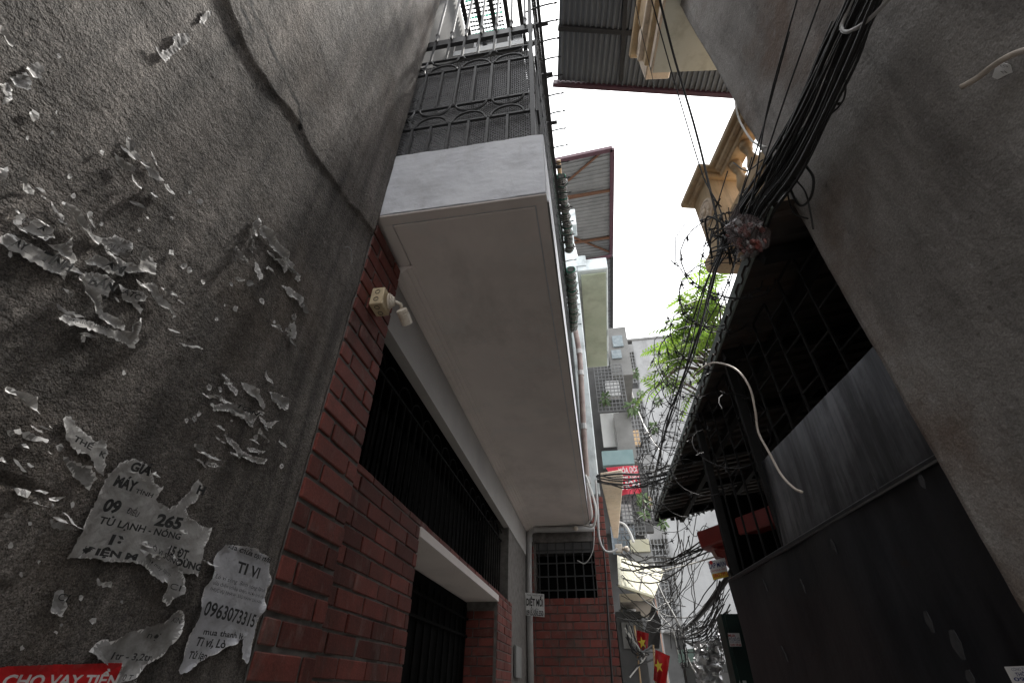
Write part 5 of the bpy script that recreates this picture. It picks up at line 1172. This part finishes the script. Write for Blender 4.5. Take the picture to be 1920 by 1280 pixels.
cable('pale curved hose on the far caged house',[PY(1160,978,Y3-.4),PY(1172,984,Y3-.4),PY(1182,1000,Y3-.4),PY(1188,1016,Y3-.4)],.03,'cable_white')
cable('bundle of wires between the brick pier and the roof end',[PY(1118,893,7.2),PY(1160,888,7),PY(1210,888,6.5),PY(1255,872,6)],.016,'cable_black')
# ------------------------------------------------------------------ tree with feathered leaves over the right-hand roof
tree=thing('feather_leaf_tree','bright green feathery-leaved tree rising behind the lean-to roof','tree',(2.5,7.0,0))
rt=random.Random(21)
trunk=[(2.5,7.0,0),(2.48,7.0,1.5),(2.4,6.9,3),(2.3,6.6,4.3),(2.15,6.3,5.3)]
MB().tube(catmull(trunk,5),[.10-.0022*i for i in range(21)],8).build('trunk',M['bark'],tree,smooth=True)
def leaf_mesh(n,L,wl,seed):
    r_=random.Random(seed); mb=MB(); droop=r_.uniform(.18,.32)
    def rach(t): return Vector((L*t, .03*L*math.sin(t*3+seed), -droop*L*t*t))
    for i in range(8): mb.bar(rach(i/8),rach((i+1)/8),.004,.004)
    for i in range(n):
        t=.16+.84*i/(n-1); c=rach(t); w_=wl*(.75+.5*math.sin(math.pi*min(1,t*.9+.1)))
        for sg in (1,-1):
            d=Vector((.55,sg*1.0,-.28+r_.uniform(-.12,.1))).normalized(); b=Vector((1,-.3*sg,0)).normalized()*w_*.135
            p1=c+d*w_*.35; tip=c+d*w_+Vector((0,0,-.12*w_)); up=Vector((0,0,.05*w_))
            mb.add([c,p1+b-up*.6,p1+d*w_*.3+b*.8-up,tip,p1+d*w_*.3-b*.8-up,p1-b-up*.6,p1+d*w_*.1+up],[(0,1,6),(1,2,6),(2,3,6),(3,4,6),(4,5,6),(5,0,6)])
    o=mb.build('leaf',M['leaf']); me=o.data; bpy.data.objects.remove(o); 
    # origin back to the stalk
    off=-Vector(((min(v.x for v in mb.v)+max(v.x for v in mb.v))/2,(min(v.y for v in mb.v)+max(v.y for v in mb.v))/2,min(v.z for v in mb.v)))
    me.transform(Matrix.Translation(-off)); return me
LM=[leaf_mesh(7,.36,.11,1),leaf_mesh(8,.44,.115,2),leaf_mesh(6,.30,.105,3),leaf_mesh(9,.50,.11,4)]
tips=[(1345,525,5.0),(1318,545,4.9),(1300,575,5.1),(1335,590,5.3),(1280,600,5.0),(1320,625,5.2),(1295,640,5.0),(1345,640,5.5),(1262,650,5.1),(1310,665,5.3),(1285,690,5.1),(1340,690,5.6),(1255,700,5.2),(1330,560,5.6),(1352,575,5.2),(1305,605,5.6),(1275,630,5.5),(1240,640,5.4),(1350,610,4.9),(1325,505,5.4),(1265,668,5.2),(1252,712,5.3),(1275,607,5.2),(1300,550,5.2),(1278,655,4.9),(1238,700,5.1),(1228,728,5.3),(1250,640,5.3),(1332,518,4.8),(1352,538,4.9),(1312,560,4.8),(1348,572,5.0),(1318,590,4.9),(1340,505,5.0)]
for i,(x,y,Y) in enumerate(tips):
    p=PY(x,y,Y); b0=Vector(trunk[3 if i%2 else 4]); mid=b0.lerp(p,.55)+Vector((rt.uniform(-.1,.1),rt.uniform(-.1,.1),.25))
    cv=catmull([b0,mid,p],8); MB().tube(cv,[.026*(1-j/len(cv))+.005 for j in range(len(cv))],5).build('branch',M['bark'],tree,smooth=True)
    for k in range(4 if y>600 else 6):
        q=cv[-1-rt.randint(0,6)]+Vector((rt.uniform(-.05,.05),rt.uniform(-.08,.08),rt.uniform(-.04,.06)))
        o=piece('leaf',rt.choice(LM),tree,q); az=math.pi+rt.gauss(0,.85)+(.4 if k%2 else -.3)
        o.rotation_euler=(rt.uniform(-.7,.7),rt.uniform(-.25,.55),az); s_=rt.uniform(.65,1.02); o.scale=(s_,s_,s_)
# small plants on the far facades
def sprig(label,c,r,n,m='leaf_dull'):
    t=thing('hanging_plant',label,'plant',c,'plants on the far balconies'); c=Vector(c); fo=MB()
    for i in range(n):
        d=Vector((rt.gauss(0,1),rt.gauss(0,1),rt.gauss(.1,1))).normalized(); a=c+d*r*.2; b=c+d*r*rt.uniform(.6,1.1)+Vector((0,0,-.25*r)); s_=(b-a).cross(Vector((0,1,.3))).normalized()*r*.12
        mid=a.lerp(b,.5)+Vector((0,0,.05*r)); fo.add([a,mid+s_,b,mid-s_],[(0,1,2),(0,2,3)])
    fo.build('foliage',M[m],t); MB().tube([c-Vector((0,-.1,r*.8)),c],.012,4).build('stem',M['bark'],t)
for lab,x,y,Y,r in (('dark potted plant inside the upper far cage',1135,745,12.4,.28),('leafy plant spilling from the middle of the far cages',1187,760,12.3,.34),('small tuft on a cable below the feathery tree',1233,752,13,.22),('pale tuft beside the tower cage corner',1190,698,14,.26),('round pale tuft lower on the tower wall',1226,800,13,.24),('tuft under the tip of the feathery leaves',1200,736,13,.18),('green creeper at the lower far cage',1206,935,12.2,.26),('creeper trailing below the lower far cage',1208,962,12.2,.20),('small creeper sprig under the lean-to roof end',1243,978,9,.14)):
    sprig(lab,PY(x,y,Y),r,34)
